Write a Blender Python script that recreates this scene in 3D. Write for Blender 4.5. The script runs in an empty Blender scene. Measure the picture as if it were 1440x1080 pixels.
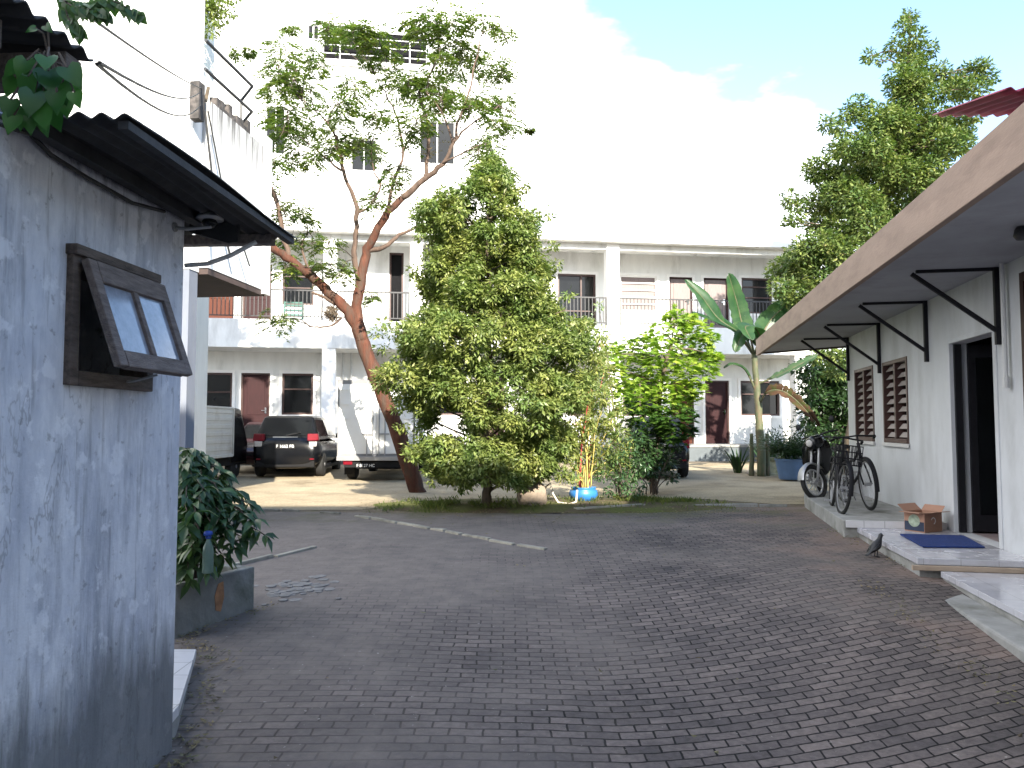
import bpy, math, random
from math import sin, cos, pi, radians, atan, tan, sqrt
from mathutils import Vector, Matrix, noise
R = random.Random(7)
SC = bpy.context.scene
COL = SC.collection
CAMZ = 1.35
PITCH = atan(60/1080)

def at(px, py, Y):
    """a point of the place at distance Y in front of the camera, seen at photo pixel px, py"""
    u = (px-720)/1080; v = (540-py)/1080
    c, s = cos(PITCH), sin(PITCH)
    t = Y/(c-v*s)
    return Vector((u*t, Y, CAMZ+(s+v*c)*t))

def lerp(a, b, t): return a+(b-a)*t
def table(T, x):
    if x <= T[0][0]: return T[0][1:] if len(T[0]) > 2 else T[0][1]
    for p, q in zip(T, T[1:]):
        if x <= q[0]:
            t = (x-p[0])/(q[0]-p[0])
            if len(p) == 2: return lerp(p[1], q[1], t)
            return tuple(lerp(a, b, t) for a, b in zip(p[1:], q[1:]))
    return T[-1][1:] if len(T[-1]) > 2 else T[-1][1]
GT = [(-10, -.2), (3, -.13), (5.2, -.04), (7, .06), (9, .10), (13, .13), (18, .16), (24, .28), (60, .28)]
def g(x, y):
    z = (table(GT, y-.4)+table(GT, y)+table(GT, y+.4))/3
    if y < 13:
        z += .035*noise.noise(Vector((x*.55, y*.45, 3.1)))*min(1, (13-y)/3)
        z -= .05*math.exp(-((x-.9)/1.1)**2-((y-5.0)/2.0)**2)
        z += .03*math.exp(-((x-2.6)/.8)**2-((y-5.5)/2.0)**2)
    return z

# ------------------------------------------------------------------ mesh building
class MB:
    def __init__(s): s.v = []; s.f = []; s.m = []; s.M = None
    def add(s, vs, fs, mi=0):
        b = len(s.v)
        if s.M is not None: vs = [tuple(s.M @ Vector(p)) for p in vs]
        s.v.extend([tuple(p) for p in vs]); s.f.extend([tuple(i+b for i in f) for f in fs]); s.m.extend([mi]*len(fs)); return s
    def box(s, x0, x1, y0, y1, z0, z1, mi=0):
        v = [(x0,y0,z0),(x1,y0,z0),(x1,y1,z0),(x0,y1,z0),(x0,y0,z1),(x1,y0,z1),(x1,y1,z1),(x0,y1,z1)]
        return s.add(v, [(0,3,2,1),(4,5,6,7),(0,1,5,4),(1,2,6,5),(2,3,7,6),(3,0,4,7)], mi)
    def bar(s, a, b, w, h=None, up=(0,0,1), mi=0):
        a = Vector(a); b = Vector(b); h = h or w; d = (b-a).normalized(); u = Vector(up)
        if abs(d.dot(u)) > .98: u = Vector((0,1,0))
        x = d.cross(u).normalized()*w/2; y = x.cross(d).normalized()*h/2
        v = [a-x-y,a+x-y,a+x+y,a-x+y,b-x-y,b+x-y,b+x+y,b-x+y]
        return s.add(v, [(0,3,2,1),(4,5,6,7),(0,1,5,4),(1,2,6,5),(2,3,7,6),(3,0,4,7)], mi)
    def tube(s, pts, r, n=8, cap=True, mi=0):
        pts = [Vector(p) for p in pts]
        if not isinstance(r, (list, tuple)): r = [r]*len(pts)
        vs = []; fs = []; ref = None
        for i, p in enumerate(pts):
            d = (pts[min(i+1, len(pts)-1)]-pts[max(i-1, 0)]).normalized()
            if ref is None: ref = Vector((0,0,1)) if abs(d.z) < .9 else Vector((1,0,0))
            x = d.cross(ref).normalized(); y = x.cross(d).normalized(); ref = y
            for k in range(n):
                a = 2*pi*k/n; vs.append(p+(x*cos(a)+y*sin(a))*r[i])
        for i in range(len(pts)-1):
            for k in range(n):
                a = i*n+k; b = i*n+(k+1) % n; fs.append((a, b, b+n, a+n))
        if cap: fs.append(tuple(range(n-1, -1, -1))); fs.append(tuple(range(len(vs)-n, len(vs))))
        return s.add(vs, fs, mi)
    def ring(s, c, axis, R0, r, n=28, m=6, mi=0, a0=0, a1=2*pi):
        c = Vector(c); ax = Vector(axis).normalized(); u = ax.orthogonal().normalized(); w = ax.cross(u)
        if abs(ax.z) < .5: u = Vector((0,0,1)).cross(ax).normalized(); w = ax.cross(u)
        vs = []; fs = []; full = abs(a1-a0-2*pi) < 1e-6; N = n if full else n+1
        for i in range(N):
            a = a0+(a1-a0)*i/n; d = u*cos(a)+w*sin(a)
            for k in range(m):
                b = 2*pi*k/m; vs.append(c+d*(R0+r*cos(b))+ax*r*sin(b))
        for i in range(n):
            j = (i+1) % N
            for k in range(m): fs.append((i*m+k, j*m+k, j*m+(k+1) % m, i*m+(k+1) % m))
        return s.add(vs, fs, mi)
    def lathe(s, c, prof, n=24, mi=0, axis=None):
        c = Vector(c); q = Vector((0,0,1)).rotation_difference(Vector(axis)) if axis else None
        vs = []; fs = []
        for (r, z) in prof:
            for k in range(n):
                p = Vector((r*cos(2*pi*k/n), r*sin(2*pi*k/n), z))
                if q: p = q @ p
                vs.append(c+p)
        for i in range(len(prof)-1):
            for k in range(n):
                a = i*n+k; b = i*n+(k+1) % n; fs.append((a, b, b+n, a+n))
        fs.append(tuple(range(n-1, -1, -1))); fs.append(tuple(range(len(vs)-n, len(vs))))
        return s.add(vs, fs, mi)
    def prism(s, poly, d, mi=0):
        """poly: 3d points, d: extrusion vector"""
        n = len(poly); d = Vector(d); p = [Vector(q) for q in poly]
        nn = Vector((0,0,0))
        for i in range(n): nn += p[i].cross(p[(i+1) % n])
        if nn.dot(d) > 0: p.reverse()
        vs = p+[q+d for q in p]
        fs = [tuple(range(n)), tuple(range(2*n-1, n-1, -1))]+[((i+1) % n, i, i+n, (i+1) % n+n) for i in range(n)]
        return s.add(vs, fs, mi)
    def loft(s, rings, cap=True, mi=0):
        n = len(rings[0]); vs = [p for r in rings for p in r]; fs = []
        for i in range(len(rings)-1):
            for k in range(n):
                a = i*n+k; b = i*n+(k+1) % n; fs.append((a, b, b+n, a+n))
        if cap: fs.append(tuple(range(n-1, -1, -1))); fs.append(tuple(range(len(vs)-n, len(vs))))
        return s.add(vs, fs, mi)
    def leaf(s, p, d, up, L, W, fold=.15, mi=0):
        px, py, pz = p; dx, dy, dz = d; ux, uy, uz = up
        sx, sy, sz = dy*uz-dz*uy, dz*ux-dx*uz, dx*uy-dy*ux
        q = sqrt(sx*sx+sy*sy+sz*sz) or 1; sx /= q; sy /= q; sz /= q
        nx, ny, nz = sy*dz-sz*dy, sz*dx-sx*dz, sx*dy-sy*dx
        h = W/2; m = L*.45; f = -fold*W
        b = len(s.v)
        s.v += [(px, py, pz), (px+dx*m+sx*h+nx*f, py+dy*m+sy*h+ny*f, pz+dz*m+sz*h+nz*f),
                (px+dx*L, py+dy*L, pz+dz*L), (px+dx*m-sx*h+nx*f, py+dy*m-sy*h+ny*f, pz+dz*m-sz*h+nz*f)]
        s.f.append((b, b+1, b+2, b+3)); s.m.append(mi)
    def build(s, name, mats, parent=None, smooth=False, bevel=0, seg=2, label=None, loc=None, rz=0, sub=0, matrix=None):
        me = bpy.data.meshes.new(name); me.from_pydata(s.v, [], s.f)
        if not isinstance(mats, (list, tuple)): mats = [mats]
        for m in mats: me.materials.append(m)
        if len(mats) > 1: me.polygons.foreach_set('material_index', s.m)
        if smooth: me.polygons.foreach_set('use_smooth', [True]*len(me.polygons))
        me.update()
        o = bpy.data.objects.new(name, me); COL.objects.link(o)
        if parent: o.parent = parent
        if loc is not None: o.location = loc
        if rz: o.rotation_euler.z = rz
        if matrix is not None: o.matrix_local = matrix
        if bevel:
            b = o.modifiers.new('b', 'BEVEL'); b.width = bevel; b.segments = seg; b.limit_method = 'ANGLE'; b.angle_limit = radians(40)
        if sub:
            b = o.modifiers.new('s', 'SUBSURF'); b.levels = sub; b.render_levels = sub
        if label: o['label'] = label
        return o

def thing(name, label, cat, loc=(0,0,0), rz=0, group=None):
    o = bpy.data.objects.new(name, None); COL.objects.link(o); o.location = loc; o.rotation_euler.z = rz
    o.empty_display_size = .2
    return tag(o, label, cat, group)
def tag(o, label, cat, group=None, kind=None):
    if label: o['label'] = label
    if cat: o['category'] = cat
    if group: o['group'] = group
    if kind: o['kind'] = kind
    return o
def struct(o): o['kind'] = 'structure'; return o
def text_mesh(s, size):
    cu = bpy.data.curves.new('lettering', 'FONT'); cu.body = s; cu.size = size; cu.align_x = 'CENTER'; cu.align_y = 'CENTER'; cu.extrude = .001
    o = bpy.data.objects.new('lettering', cu); COL.objects.link(o)
    bpy.context.view_layer.update()
    me = bpy.data.meshes.new_from_object(o.evaluated_get(bpy.context.evaluated_depsgraph_get()))
    bpy.data.objects.remove(o)
    return me
def text_part(s, size, mat, parent, matrix, name='lettering'):
    me = text_mesh(s, size); me.materials.clear(); me.materials.append(mat)
    o = bpy.data.objects.new(name, me); COL.objects.link(o); o.parent = parent; o.matrix_local = matrix
    return o

# ------------------------------------------------------------------ materials
def nodes(name):
    m = bpy.data.materials.new(name); m.use_nodes = True; nt = m.node_tree; nt.nodes.clear()
    o = nt.nodes.new('ShaderNodeOutputMaterial'); return m, nt, o
def N(nt, t, **k):
    n = nt.nodes.new(t)
    for a, b in k.items():
        if a.startswith('i_'):
            key = a[2:].replace('_', ' '); n.inputs[key].default_value = b
        else: setattr(n, a, b)
    return n
def c4(c): return (c[0], c[1], c[2], 1)
def ramp(nt, a, ca, b, cb, src):
    r = nt.nodes.new('ShaderNodeValToRGB'); e = r.color_ramp.elements
    e[0].position = a; e[0].color = c4(ca); e[1].position = b; e[1].color = c4(cb)
    nt.links.new(src, r.inputs[0]); return r
def coords(nt, scale=(1,1,1), rot=(0,0,0), src='Object'):
    tc = N(nt, 'ShaderNodeTexCoord'); mp = N(nt, 'ShaderNodeMapping'); mp.inputs['Scale'].default_value = scale; mp.inputs['Rotation'].default_value = rot
    nt.links.new(tc.outputs[src], mp.inputs[0]); return mp.outputs[0]
def noise_t(nt, vec, scale, detail=5, rough=.55, out='Fac'):
    n = N(nt, 'ShaderNodeTexNoise'); n.inputs['Scale'].default_value = scale; n.inputs['Detail'].default_value = detail; n.inputs['Roughness'].default_value = rough
    nt.links.new(vec, n.inputs['Vector']); return n.outputs[out]
def mixc(nt, fac, a, b, mode='MIX'):
    m = N(nt, 'ShaderNodeMix', data_type='RGBA', blend_type=mode)
    for sock, val in ((m.inputs[0], fac), (m.inputs[6], a), (m.inputs[7], b)):
        if hasattr(val, 'links') or isinstance(val, bpy.types.NodeSocket): nt.links.new(val, sock)
        elif isinstance(val, (int, float)): sock.default_value = val
        else: sock.default_value = c4(val)
    return m.outputs[2]
def mathn(nt, op, a, b=0.0, clamp=False):
    m = N(nt, 'ShaderNodeMath', operation=op, use_clamp=clamp)
    for i, val in enumerate((a, b)):
        if isinstance(val, bpy.types.NodeSocket): nt.links.new(val, m.inputs[i])
        else: m.inputs[i].default_value = val
    return m.outputs[0]
def mat(name, col, rough=.7, var=.15, scale=4, metal=0, bump=0, bscale=30, spec=.5, stretch=(1,1,1), dirt=None, dscale=1.2, dr=(.5, .7), coat=0):
    """principled with noise-mottled colour, optional dirt colour and fine bump"""
    m, nt, o = nodes(name); b = N(nt, 'ShaderNodeBsdfPrincipled'); nt.links.new(b.outputs[0], o.inputs[0])
    v = coords(nt, stretch); n = noise_t(nt, v, scale)
    lo = tuple(max(0, c*(1-var)) for c in col); hi = tuple(min(1, c*(1+var)) for c in col)
    r = ramp(nt, .3, lo, .7, hi, n); cc = r.outputs[0]
    if dirt is not None:
        d = ramp(nt, dr[0], (0,0,0), dr[1], (1,1,1), noise_t(nt, v, dscale, 7, .65)); cc = mixc(nt, d.outputs[0], cc, dirt)
    nt.links.new(cc, b.inputs['Base Color'])
    b.inputs['Roughness'].default_value = rough; b.inputs['Metallic'].default_value = metal; b.inputs['Specular IOR Level'].default_value = spec
    b.inputs['Coat Weight'].default_value = coat
    if bump:
        bn = N(nt, 'ShaderNodeBump'); bn.inputs['Strength'].default_value = bump; bn.inputs['Distance'].default_value = .02
        nt.links.new(noise_t(nt, v, bscale, 6), bn.inputs['Height']); nt.links.new(bn.outputs[0], b.inputs['Normal'])
    return m
def leafmat(name, a, b_, trans=.35, rough=.45, extra=None):
    m, nt, o = nodes(name); gi = N(nt, 'ShaderNodeNewGeometry')
    r = ramp(nt, 0, a, 1, b_, gi.outputs['Random Per Island'])
    if extra:
        e = r.color_ramp.elements.new(.93); e.color = c4(b_); r.color_ramp.elements[-1].color = c4(extra)
    p = N(nt, 'ShaderNodeBsdfPrincipled'); p.inputs['Roughness'].default_value = rough; p.inputs['Specular IOR Level'].default_value = .35
    gr = mixc(nt, 1.0, r.outputs[0], ramp(nt, .36, (.62,.78,.70), .64, (1.22,1.12,1.0), noise_t(nt, coords(nt), 2.6, 3, .6)).outputs[0], 'MULTIPLY')
    t = N(nt, 'ShaderNodeBsdfTranslucent'); mx = N(nt, 'ShaderNodeMixShader'); mx.inputs[0].default_value = trans
    tc = mixc(nt, 1.0, gr, (.95, 1.15, .55), 'MULTIPLY')
    nt.links.new(gr, p.inputs['Base Color']); nt.links.new(tc, t.inputs[0])
    nt.links.new(p.outputs[0], mx.inputs[1]); nt.links.new(t.outputs[0], mx.inputs[2]); nt.links.new(mx.outputs[0], o.inputs[0])
    return m

M = {}
M['white'] = mat('white_paint', (.72,.72,.70), .8, .07, 2, bump=.12, dirt=(.33,.32,.30), dscale=.8, dr=(.50,.80), stretch=(1.6,1.6,.45))
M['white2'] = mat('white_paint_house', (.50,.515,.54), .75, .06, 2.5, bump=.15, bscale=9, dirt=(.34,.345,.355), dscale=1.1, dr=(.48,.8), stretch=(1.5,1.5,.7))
M['trim'] = mat('white_trim', (.78,.77,.75), .5, .03, 6)
M['maroon'] = mat('maroon_door_paint', (.024,.006,.007), .5, .2, 3, spec=.2, stretch=(6,6,1))
M['orange'] = mat('orange_brown_door', (.075,.022,.012), .6, .2, 3, spec=.2, stretch=(8,8,1))
M['frame_dk'] = mat('dark_brown_frame', (.05,.022,.018), .5, .2, 8)
M['glass'] = mat('dark_window_glass', (.006,.007,.008), .08, .3, 2, spec=.32)
M['curtain'] = mat('pale_curtain_glass', (.17,.13,.125), .5, .15, 6, stretch=(8,8,1))
M['iron'] = mat('dark_iron', (.03,.03,.032), .5, .2, 10)
M['rail'] = mat('grey_railing', (.022,.022,.024), .5, .1, 10)
M['concrete'] = mat('concrete', (.26,.26,.25), .9, .2, 5, bump=.3, dirt=(.13,.13,.11), dscale=2.2)
M['plinth'] = mat('grey_tile_plinth', (.085,.10,.11), .5, .15, 3)
M['fascia'] = mat('brown_fascia', (.25,.180,.142), .8, .10, 3, bump=.15, dirt=(.18,.125,.10), dscale=2.6, dr=(.48,.7), stretch=(1,.6,2.5))
M['soffit'] = mat('grey_soffit', (.32,.325,.36), .85, .09, 2, dirt=(.24,.24,.26), dscale=1.3, dr=(.5,.75))
M['steel'] = mat('black_steel', (.010,.010,.013), .6, .2, 10, spec=.25)
M['pipe'] = mat('grey_plastic_pipe', (.5,.5,.5), .5, .08, 6)
M['maroon_roof'] = mat('maroon_corrugated', (.30,.04,.075), .5, .2, 4, dirt=(.16,.04,.06), dscale=3)
M['roof_black'] = mat('tarred_sheet', (.022,.022,.024), .75, .4, 8, bump=.3, bscale=12)
M['wood_dk'] = mat('weathered_wood', (.10,.078,.066), .85, .45, 3, stretch=(18,3,18), bump=.5, bscale=14)
M['wood_gr'] = mat('grey_wood', (.15,.125,.115), .85, .4, 3, stretch=(18,3,18), bump=.5, bscale=14)
M['wall_shade'] = mat('wall_in_shade', (.15,.165,.20), .9, .1, 3, stretch=(2,2,.6), dirt=(.17,.18,.2), dscale=2, dr=(.5,.75))
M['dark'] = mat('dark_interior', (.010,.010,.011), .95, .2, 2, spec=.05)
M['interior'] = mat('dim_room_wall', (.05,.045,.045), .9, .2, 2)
M['cable'] = mat('black_cable', (.012,.012,.012), .6, .2, 5)
M['cablew'] = mat('pale_cable', (.45,.45,.45), .6, .1, 5)
M['bark_red'] = mat('reddish_bark', (.098,.040,.026), .9, .45, 3, spec=.2, stretch=(3,3,.7), bump=1, bscale=12, dirt=(.075,.05,.038), dscale=2.5, dr=(.45,.62))
M['bark'] = mat('brown_bark', (.10,.075,.05), .9, .4, 5, stretch=(3,3,.8), bump=.8, bscale=14)
M['limb'] = mat('grey_brown_limb', (.095,.062,.045), .9, .4, 4, stretch=(3,3,.8), bump=.8, bscale=12)
M['twig'] = mat('grey_brown_twig', (.08,.06,.045), .9, .3, 5)
M['bananastem'] = mat('banana_stem', (.075,.085,.04), .7, .35, 3, stretch=(3,3,1.2), dirt=(.11,.08,.045), dscale=3, dr=(.5,.6))
M['leaf_cone'] = leafmat('dense_leaf', (.11,.145,.04), (.28,.32,.10), .38, .40, (.52,.54,.32))
M['leaf_wisp'] = leafmat('feathery_leaf', (.08,.13,.022), (.18,.225,.05), .42, .5, (.20,.16,.06))
M['leaf_right'] = leafmat('right_tree_leaf', (.06,.105,.032), (.19,.235,.07), .32, .45, (.24,.25,.1))
M['leaf_lime'] = leafmat('lime_leaf', (.19,.29,.045), (.40,.50,.09), .5, .4)
M['leaf_croton'] = leafmat('croton_leaf', (.16,.21,.05), (.40,.42,.17), .4, .45, (.45,.30,.12))
M['leaf_dark'] = leafmat('dark_leaf', (.02,.045,.018), (.045,.085,.03), .25, .35)
M['leaf_bush'] = leafmat('bush_leaf', (.030,.065,.030), (.085,.15,.06), .25, .3)
M['leaf_vine'] = leafmat('vine_leaf', (.025,.085,.03), (.055,.16,.04), .3, .28)
M['banana'] = leafmat('banana_leaf', (.022,.062,.025), (.04,.085,.032), .3, .4)
M['banana_dry'] = mat('dry_banana_leaf', (.052,.028,.016), .9, .45, 6, spec=.15, dirt=(.035,.045,.012), dscale=4, dr=(.5,.6))
M['grass'] = leafmat('grass_blade', (.06,.09,.02), (.15,.17,.04), .35, .5)
M['bluepot'] = mat('blue_plastic', (.03,.16,.42), .4, .15, 5)
M['bluecap'] = mat('blue_cap', (.01,.05,.30), .35, .1, 5)
M['black_paint'] = mat('black_car_paint', (.003,.0035,.005), .22, .1, 2, spec=.35, coat=.12)
M['dkred_paint'] = mat('dark_red_car_paint', (.03,.010,.012), .25, .1, 2, spec=.6, coat=.6)
M['blackplastic'] = mat('black_plastic', (.009,.009,.010), .7, .2, 12, spec=.2)
M['tyre'] = mat('tyre_rubber', (.014,.014,.014), .85, .2, 30)
M['alloy'] = mat('alloy', (.55,.55,.57), .3, .05, 5, metal=.7)
M['dullrim'] = mat('dull_bike_rim', (.25,.25,.26), .4, .1, 5, metal=.5)
M['chrome'] = mat('chrome', (.7,.7,.7), .15, .05, 5, metal=1)
M['redlamp'] = mat('red_lamp_lens', (.15,.004,.012), .3, .2, 20, spec=.3)
M['clearlamp'] = mat('clear_lamp_lens', (.45,.43,.42), .2, .1, 20, spec=.5)
M['platewhite'] = mat('plate_white', (.8,.8,.8), .5, .02, 5)
M['truckwhite'] = mat('truck_box_white', (.78,.78,.77), .45, .04, 2, dirt=(.6,.58,.55), dscale=1.5, dr=(.6,.8))
M['truckgrey'] = mat('truck_box_grey', (.44,.44,.41), .55, .08, 2, dirt=(.32,.3,.27), dscale=2, dr=(.5,.7))
M['silver'] = mat('dull_silver', (.35,.35,.36), .4, .1, 8, metal=.6)
M['cardboard'] = mat('cardboard', (.34,.19,.13), .85, .1, 4, stretch=(1,1,4))
M['cardprint'] = mat('navy_print', (.02,.03,.06), .7, .1, 5)
M['cardgreen'] = mat('pale_green_print', (.30,.36,.27), .7, .3, 25)
M['mat_blue'] = mat('blue_mat_pile', (.006,.03,.16), .95, .25, 40, bump=.8, bscale=200)
M['teal'] = mat('teal_plastic', (.012,.09,.07), .5, .1, 5)
M['stone'] = mat('brown_stone', (.24,.19,.145), .9, .3, 4, bump=.8, bscale=9)
M['feather'] = mat('black_feathers', (.010,.011,.014), .55, .4, 30)
M['greenglass'] = mat('green_bottle', (.10,.16,.13), .2, .2, 6, spec=.5)
M['wrapper'] = mat('red_white_wrapper', (.55,.40,.38), .4, .2, 4, dirt=(.45,.03,.03), dscale=9, dr=(.48,.52))
M['rust'] = mat('rusty_metal', (.05,.045,.042), .9, .4, 12, dirt=(.14,.12,.11), dscale=8)

# near shed wall: whitewash with damp streaks
def whitewash():
    m, nt, o = nodes('stained_whitewash'); b = N(nt, 'ShaderNodeBsdfPrincipled'); nt.links.new(b.outputs[0], o.inputs[0])
    v = coords(nt); vs = coords(nt, (5, 5, .8)); vf = coords(nt, (16, 16, 1.2))
    base = ramp(nt, .35, (.56,.575,.62), .65, (.71,.72,.75), noise_t(nt, vs, 1.6, 8, .7)).outputs[0]
    bl = ramp(nt, .42, (0,0,0), .62, (1,1,1), noise_t(nt, coords(nt, (1.6,1.6,.9)), 3.2, 9, .68)).outputs[0]
    base = mixc(nt, mathn(nt, 'MULTIPLY', bl, .55), base, (.34,.37,.45))
    st = ramp(nt, .50, (0,0,0), .66, (1,1,1), noise_t(nt, vs, 1.1, 9, .72)).outputs[0]
    base = mixc(nt, mathn(nt, 'MULTIPLY', st, .65), base, (.22,.235,.28))
    st2 = ramp(nt, .56, (0,0,0), .66, (1,1,1), noise_t(nt, vf, 1.2, 6, .65)).outputs[0]
    base = mixc(nt, mathn(nt, 'MULTIPLY', st2, .45), base, (.15,.155,.17))
    sp = ramp(nt, .61, (0,0,0), .68, (1,1,1), noise_t(nt, v, 18, 4, .6)).outputs[0]
    base = mixc(nt, mathn(nt, 'MULTIPLY', sp, .5), base, (.16,.16,.17))
    ch = ramp(nt, .57, (0,0,0), .62, (1,1,1), noise_t(nt, v, 7, 8, .6)).outputs[0]
    base = mixc(nt, mathn(nt, 'MULTIPLY', ch, .6), base, (.76,.77,.80))
    cn_ = noise_t(nt, coords(nt, (2.4,2.4,.9)), 1.5, 5, .6)
    ck = ramp(nt, .003, (1,1,1), .009, (0,0,0), mathn(nt, 'ABSOLUTE', mathn(nt, 'SUBTRACT', cn_, .47))).outputs[0]
    ckm = ramp(nt, .50, (0,0,0), .58, (1,1,1), noise_t(nt, v, 1.4, 2, .5)).outputs[0]
    base = mixc(nt, mathn(nt, 'MULTIPLY', mathn(nt, 'MULTIPLY', ck, ckm), .45), base, (.15,.15,.16))
    # damp moss creeping up from the foot of the wall, ragged edge
    sx = N(nt, 'ShaderNodeSeparateXYZ'); nt.links.new(v, sx.inputs[0])
    h = mathn(nt, 'ADD', mathn(nt, 'MULTIPLY', sx.outputs[2], 1.1), mathn(nt, 'MULTIPLY', noise_t(nt, vs, 1.3, 8, .7), -.9))
    dm = ramp(nt, -.0, (1,1,1), .30, (0,0,0), mathn(nt, 'ADD', h, .16)).outputs[0]
    base = mixc(nt, mathn(nt, 'MULTIPLY', dm, .8), base, (.10,.105,.105))
    nt.links.new(base, b.inputs['Base Color']); b.inputs['Roughness'].default_value = .9
    bn = N(nt, 'ShaderNodeBump'); bn.inputs['Strength'].default_value = .45; bn.inputs['Distance'].default_value = .02
    nt.links.new(noise_t(nt, v, 14, 10, .78), bn.inputs['Height']); nt.links.new(bn.outputs[0], b.inputs['Normal'])
    return m
M['whitewash'] = whitewash()
def streaked():
    m, nt, o = nodes('rain_streaked_white'); b = N(nt, 'ShaderNodeBsdfPrincipled'); nt.links.new(b.outputs[0], o.inputs[0])
    vf = coords(nt, (7, 7, .35)); v = coords(nt)
    sx = N(nt, 'ShaderNodeSeparateXYZ'); nt.links.new(v, sx.inputs[0])
    top = ramp(nt, .15, (0,0,0), 1.0, (1,1,1), mathn(nt, 'MULTIPLY', mathn(nt, 'ADD', sx.outputs[2], -4.3), .8)).outputs[0]
    st = ramp(nt, .42, (0,0,0), .56, (1,1,1), noise_t(nt, vf, 1.3, 7, .7)).outputs[0]
    f = mathn(nt, 'MULTIPLY', mathn(nt, 'MULTIPLY', st, top), .97)
    base = mixc(nt, f, (.74,.735,.71), (.05,.042,.036))
    nt.links.new(base, b.inputs['Base Color']); b.inputs['Roughness'].default_value = .85
    return m
M['streak'] = streaked()

def paving():
    m, nt, o = nodes('interlocking_pavers'); b = N(nt, 'ShaderNodeBsdfPrincipled'); nt.links.new(b.outputs[0], o.inputs[0])
    tc = N(nt, 'ShaderNodeTexCoord'); v = tc.outputs['Object']
    # rows drift and swing: warp of the laying pattern
    sx = N(nt, 'ShaderNodeSeparateXYZ'); nt.links.new(v, sx.inputs[0])
    rx = mathn(nt, 'MAXIMUM', mathn(nt, 'SUBTRACT', sx.outputs[0], .5), 0)
    rx2 = mathn(nt, 'MULTIPLY', mathn(nt, 'POWER', rx, 1.3), -.25)
    cm = N(nt, 'ShaderNodeCombineXYZ'); nt.links.new(rx2, cm.inputs[1])
    wn = N(nt, 'ShaderNodeTexNoise'); wn.inputs['Scale'].default_value = .6; wn.inputs['Detail'].default_value = 2; nt.links.new(v, wn.inputs['Vector'])
    ws = N(nt, 'ShaderNodeVectorMath', operation='SCALE'); ws.inputs['Scale'].default_value = .10; nt.links.new(wn.outputs['Color'], ws.inputs[0])
    wn2 = N(nt, 'ShaderNodeTexNoise'); wn2.inputs['Scale'].default_value = 9; nt.links.new(v, wn2.inputs['Vector'])
    ws2 = N(nt, 'ShaderNodeVectorMath', operation='SCALE'); ws2.inputs['Scale'].default_value = .022; nt.links.new(wn2.outputs['Color'], ws2.inputs[0])
    a1 = N(nt, 'ShaderNodeVectorMath', operation='ADD'); nt.links.new(v, a1.inputs[0]); nt.links.new(cm.outputs[0], a1.inputs[1])
    a2 = N(nt, 'ShaderNodeVectorMath', operation='ADD'); nt.links.new(a1.outputs[0], a2.inputs[0]); nt.links.new(ws.outputs[0], a2.inputs[1])
    a3 = N(nt, 'ShaderNodeVectorMath', operation='ADD'); nt.links.new(a2.outputs[0], a3.inputs[0]); nt.links.new(ws2.outputs[0], a3.inputs[1])
    br = N(nt, 'ShaderNodeTexBrick'); br.offset = .5; br.inputs['Scale'].default_value = 1; br.inputs['Brick Width'].default_value = .165; br.inputs['Row Height'].default_value = .079
    br.inputs['Mortar Size'].default_value = .0060; br.inputs['Mortar Smooth'].default_value = .3; br.inputs['Bias'].default_value = -.1
    br.inputs['Color1'].default_value = c4((.172,.147,.136)); br.inputs['Color2'].default_value = c4((.092,.081,.079)); br.inputs['Mortar'].default_value = c4((.010,.009,.009))
    nt.links.new(a3.outputs[0], br.inputs['Vector'])
    cc = br.outputs['Color']
    cc = mixc(nt, .8, cc, ramp(nt, .3, (.42,.42,.44), .7, (1.42,1.33,1.26), noise_t(nt, v, .9, 8, .68)).outputs[0], 'MULTIPLY')
    cc = mixc(nt, .7, cc, ramp(nt, .3, (.6,.6,.6), .7, (1.35,1.35,1.35), noise_t(nt, v, 28, 4, .7)).outputs[0], 'MULTIPLY')
    # trodden dust filling the joints: worn patches
    dn = noise_t(nt, v, .55, 6, .6)
    lf = mathn(nt, 'MULTIPLY', mathn(nt, 'ADD', sx.outputs[0], -.6), -.10)
    lf = mathn(nt, 'MINIMUM', mathn(nt, 'MAXIMUM', lf, -.12), .15)
    far = mathn(nt, 'MINIMUM', mathn(nt, 'MAXIMUM', mathn(nt, 'MULTIPLY', mathn(nt, 'ADD', sx.outputs[1], -5.8), .06), -.06), .07)
    dust = ramp(nt, .40, (0,0,0), .64, (1,1,1), mathn(nt, 'ADD', mathn(nt, 'ADD', dn, lf), far)).outputs[0]
    dust = mathn(nt, 'MULTIPLY', dust, .85)
    dustc = ramp(nt, .3, (.120,.104,.095), .7, (.205,.172,.148), noise_t(nt, v, 5, 8, .7)).outputs[0]
    cc = mixc(nt, dust, cc, dustc)
    # reddish soil washed toward the kerb on the house side
    rs = ramp(nt, .55, (0,0,0), .72, (1,1,1), mathn(nt, 'ADD', noise_t(nt, v, .9, 6, .6), mathn(nt, 'MULTIPLY', mathn(nt, 'ADD', sx.outputs[0], -2.6), .10))).outputs[0]
    cc = mixc(nt, mathn(nt, 'MULTIPLY', rs, .6), cc, (.21,.145,.118))
    ms = ramp(nt, .60, (0,0,0), .78, (1,1,1), mathn(nt, 'ADD', noise_t(nt, v, 1.1, 7, .65), mathn(nt, 'MINIMUM', mathn(nt, 'MULTIPLY', mathn(nt, 'ADD', sx.outputs[1], -9.6), .12), .14))).outputs[0]
    cc = mixc(nt, mathn(nt, 'MULTIPLY', ms, .7), cc, (.085,.085,.035))
    # litter specks
    sp = ramp(nt, .73, (0,0,0), .75, (1,1,1), noise_t(nt, v, 34, 2, .5)).outputs[0]
    cc = mixc(nt, mathn(nt, 'MULTIPLY', sp, .5), cc, (.4,.37,.33))
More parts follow.
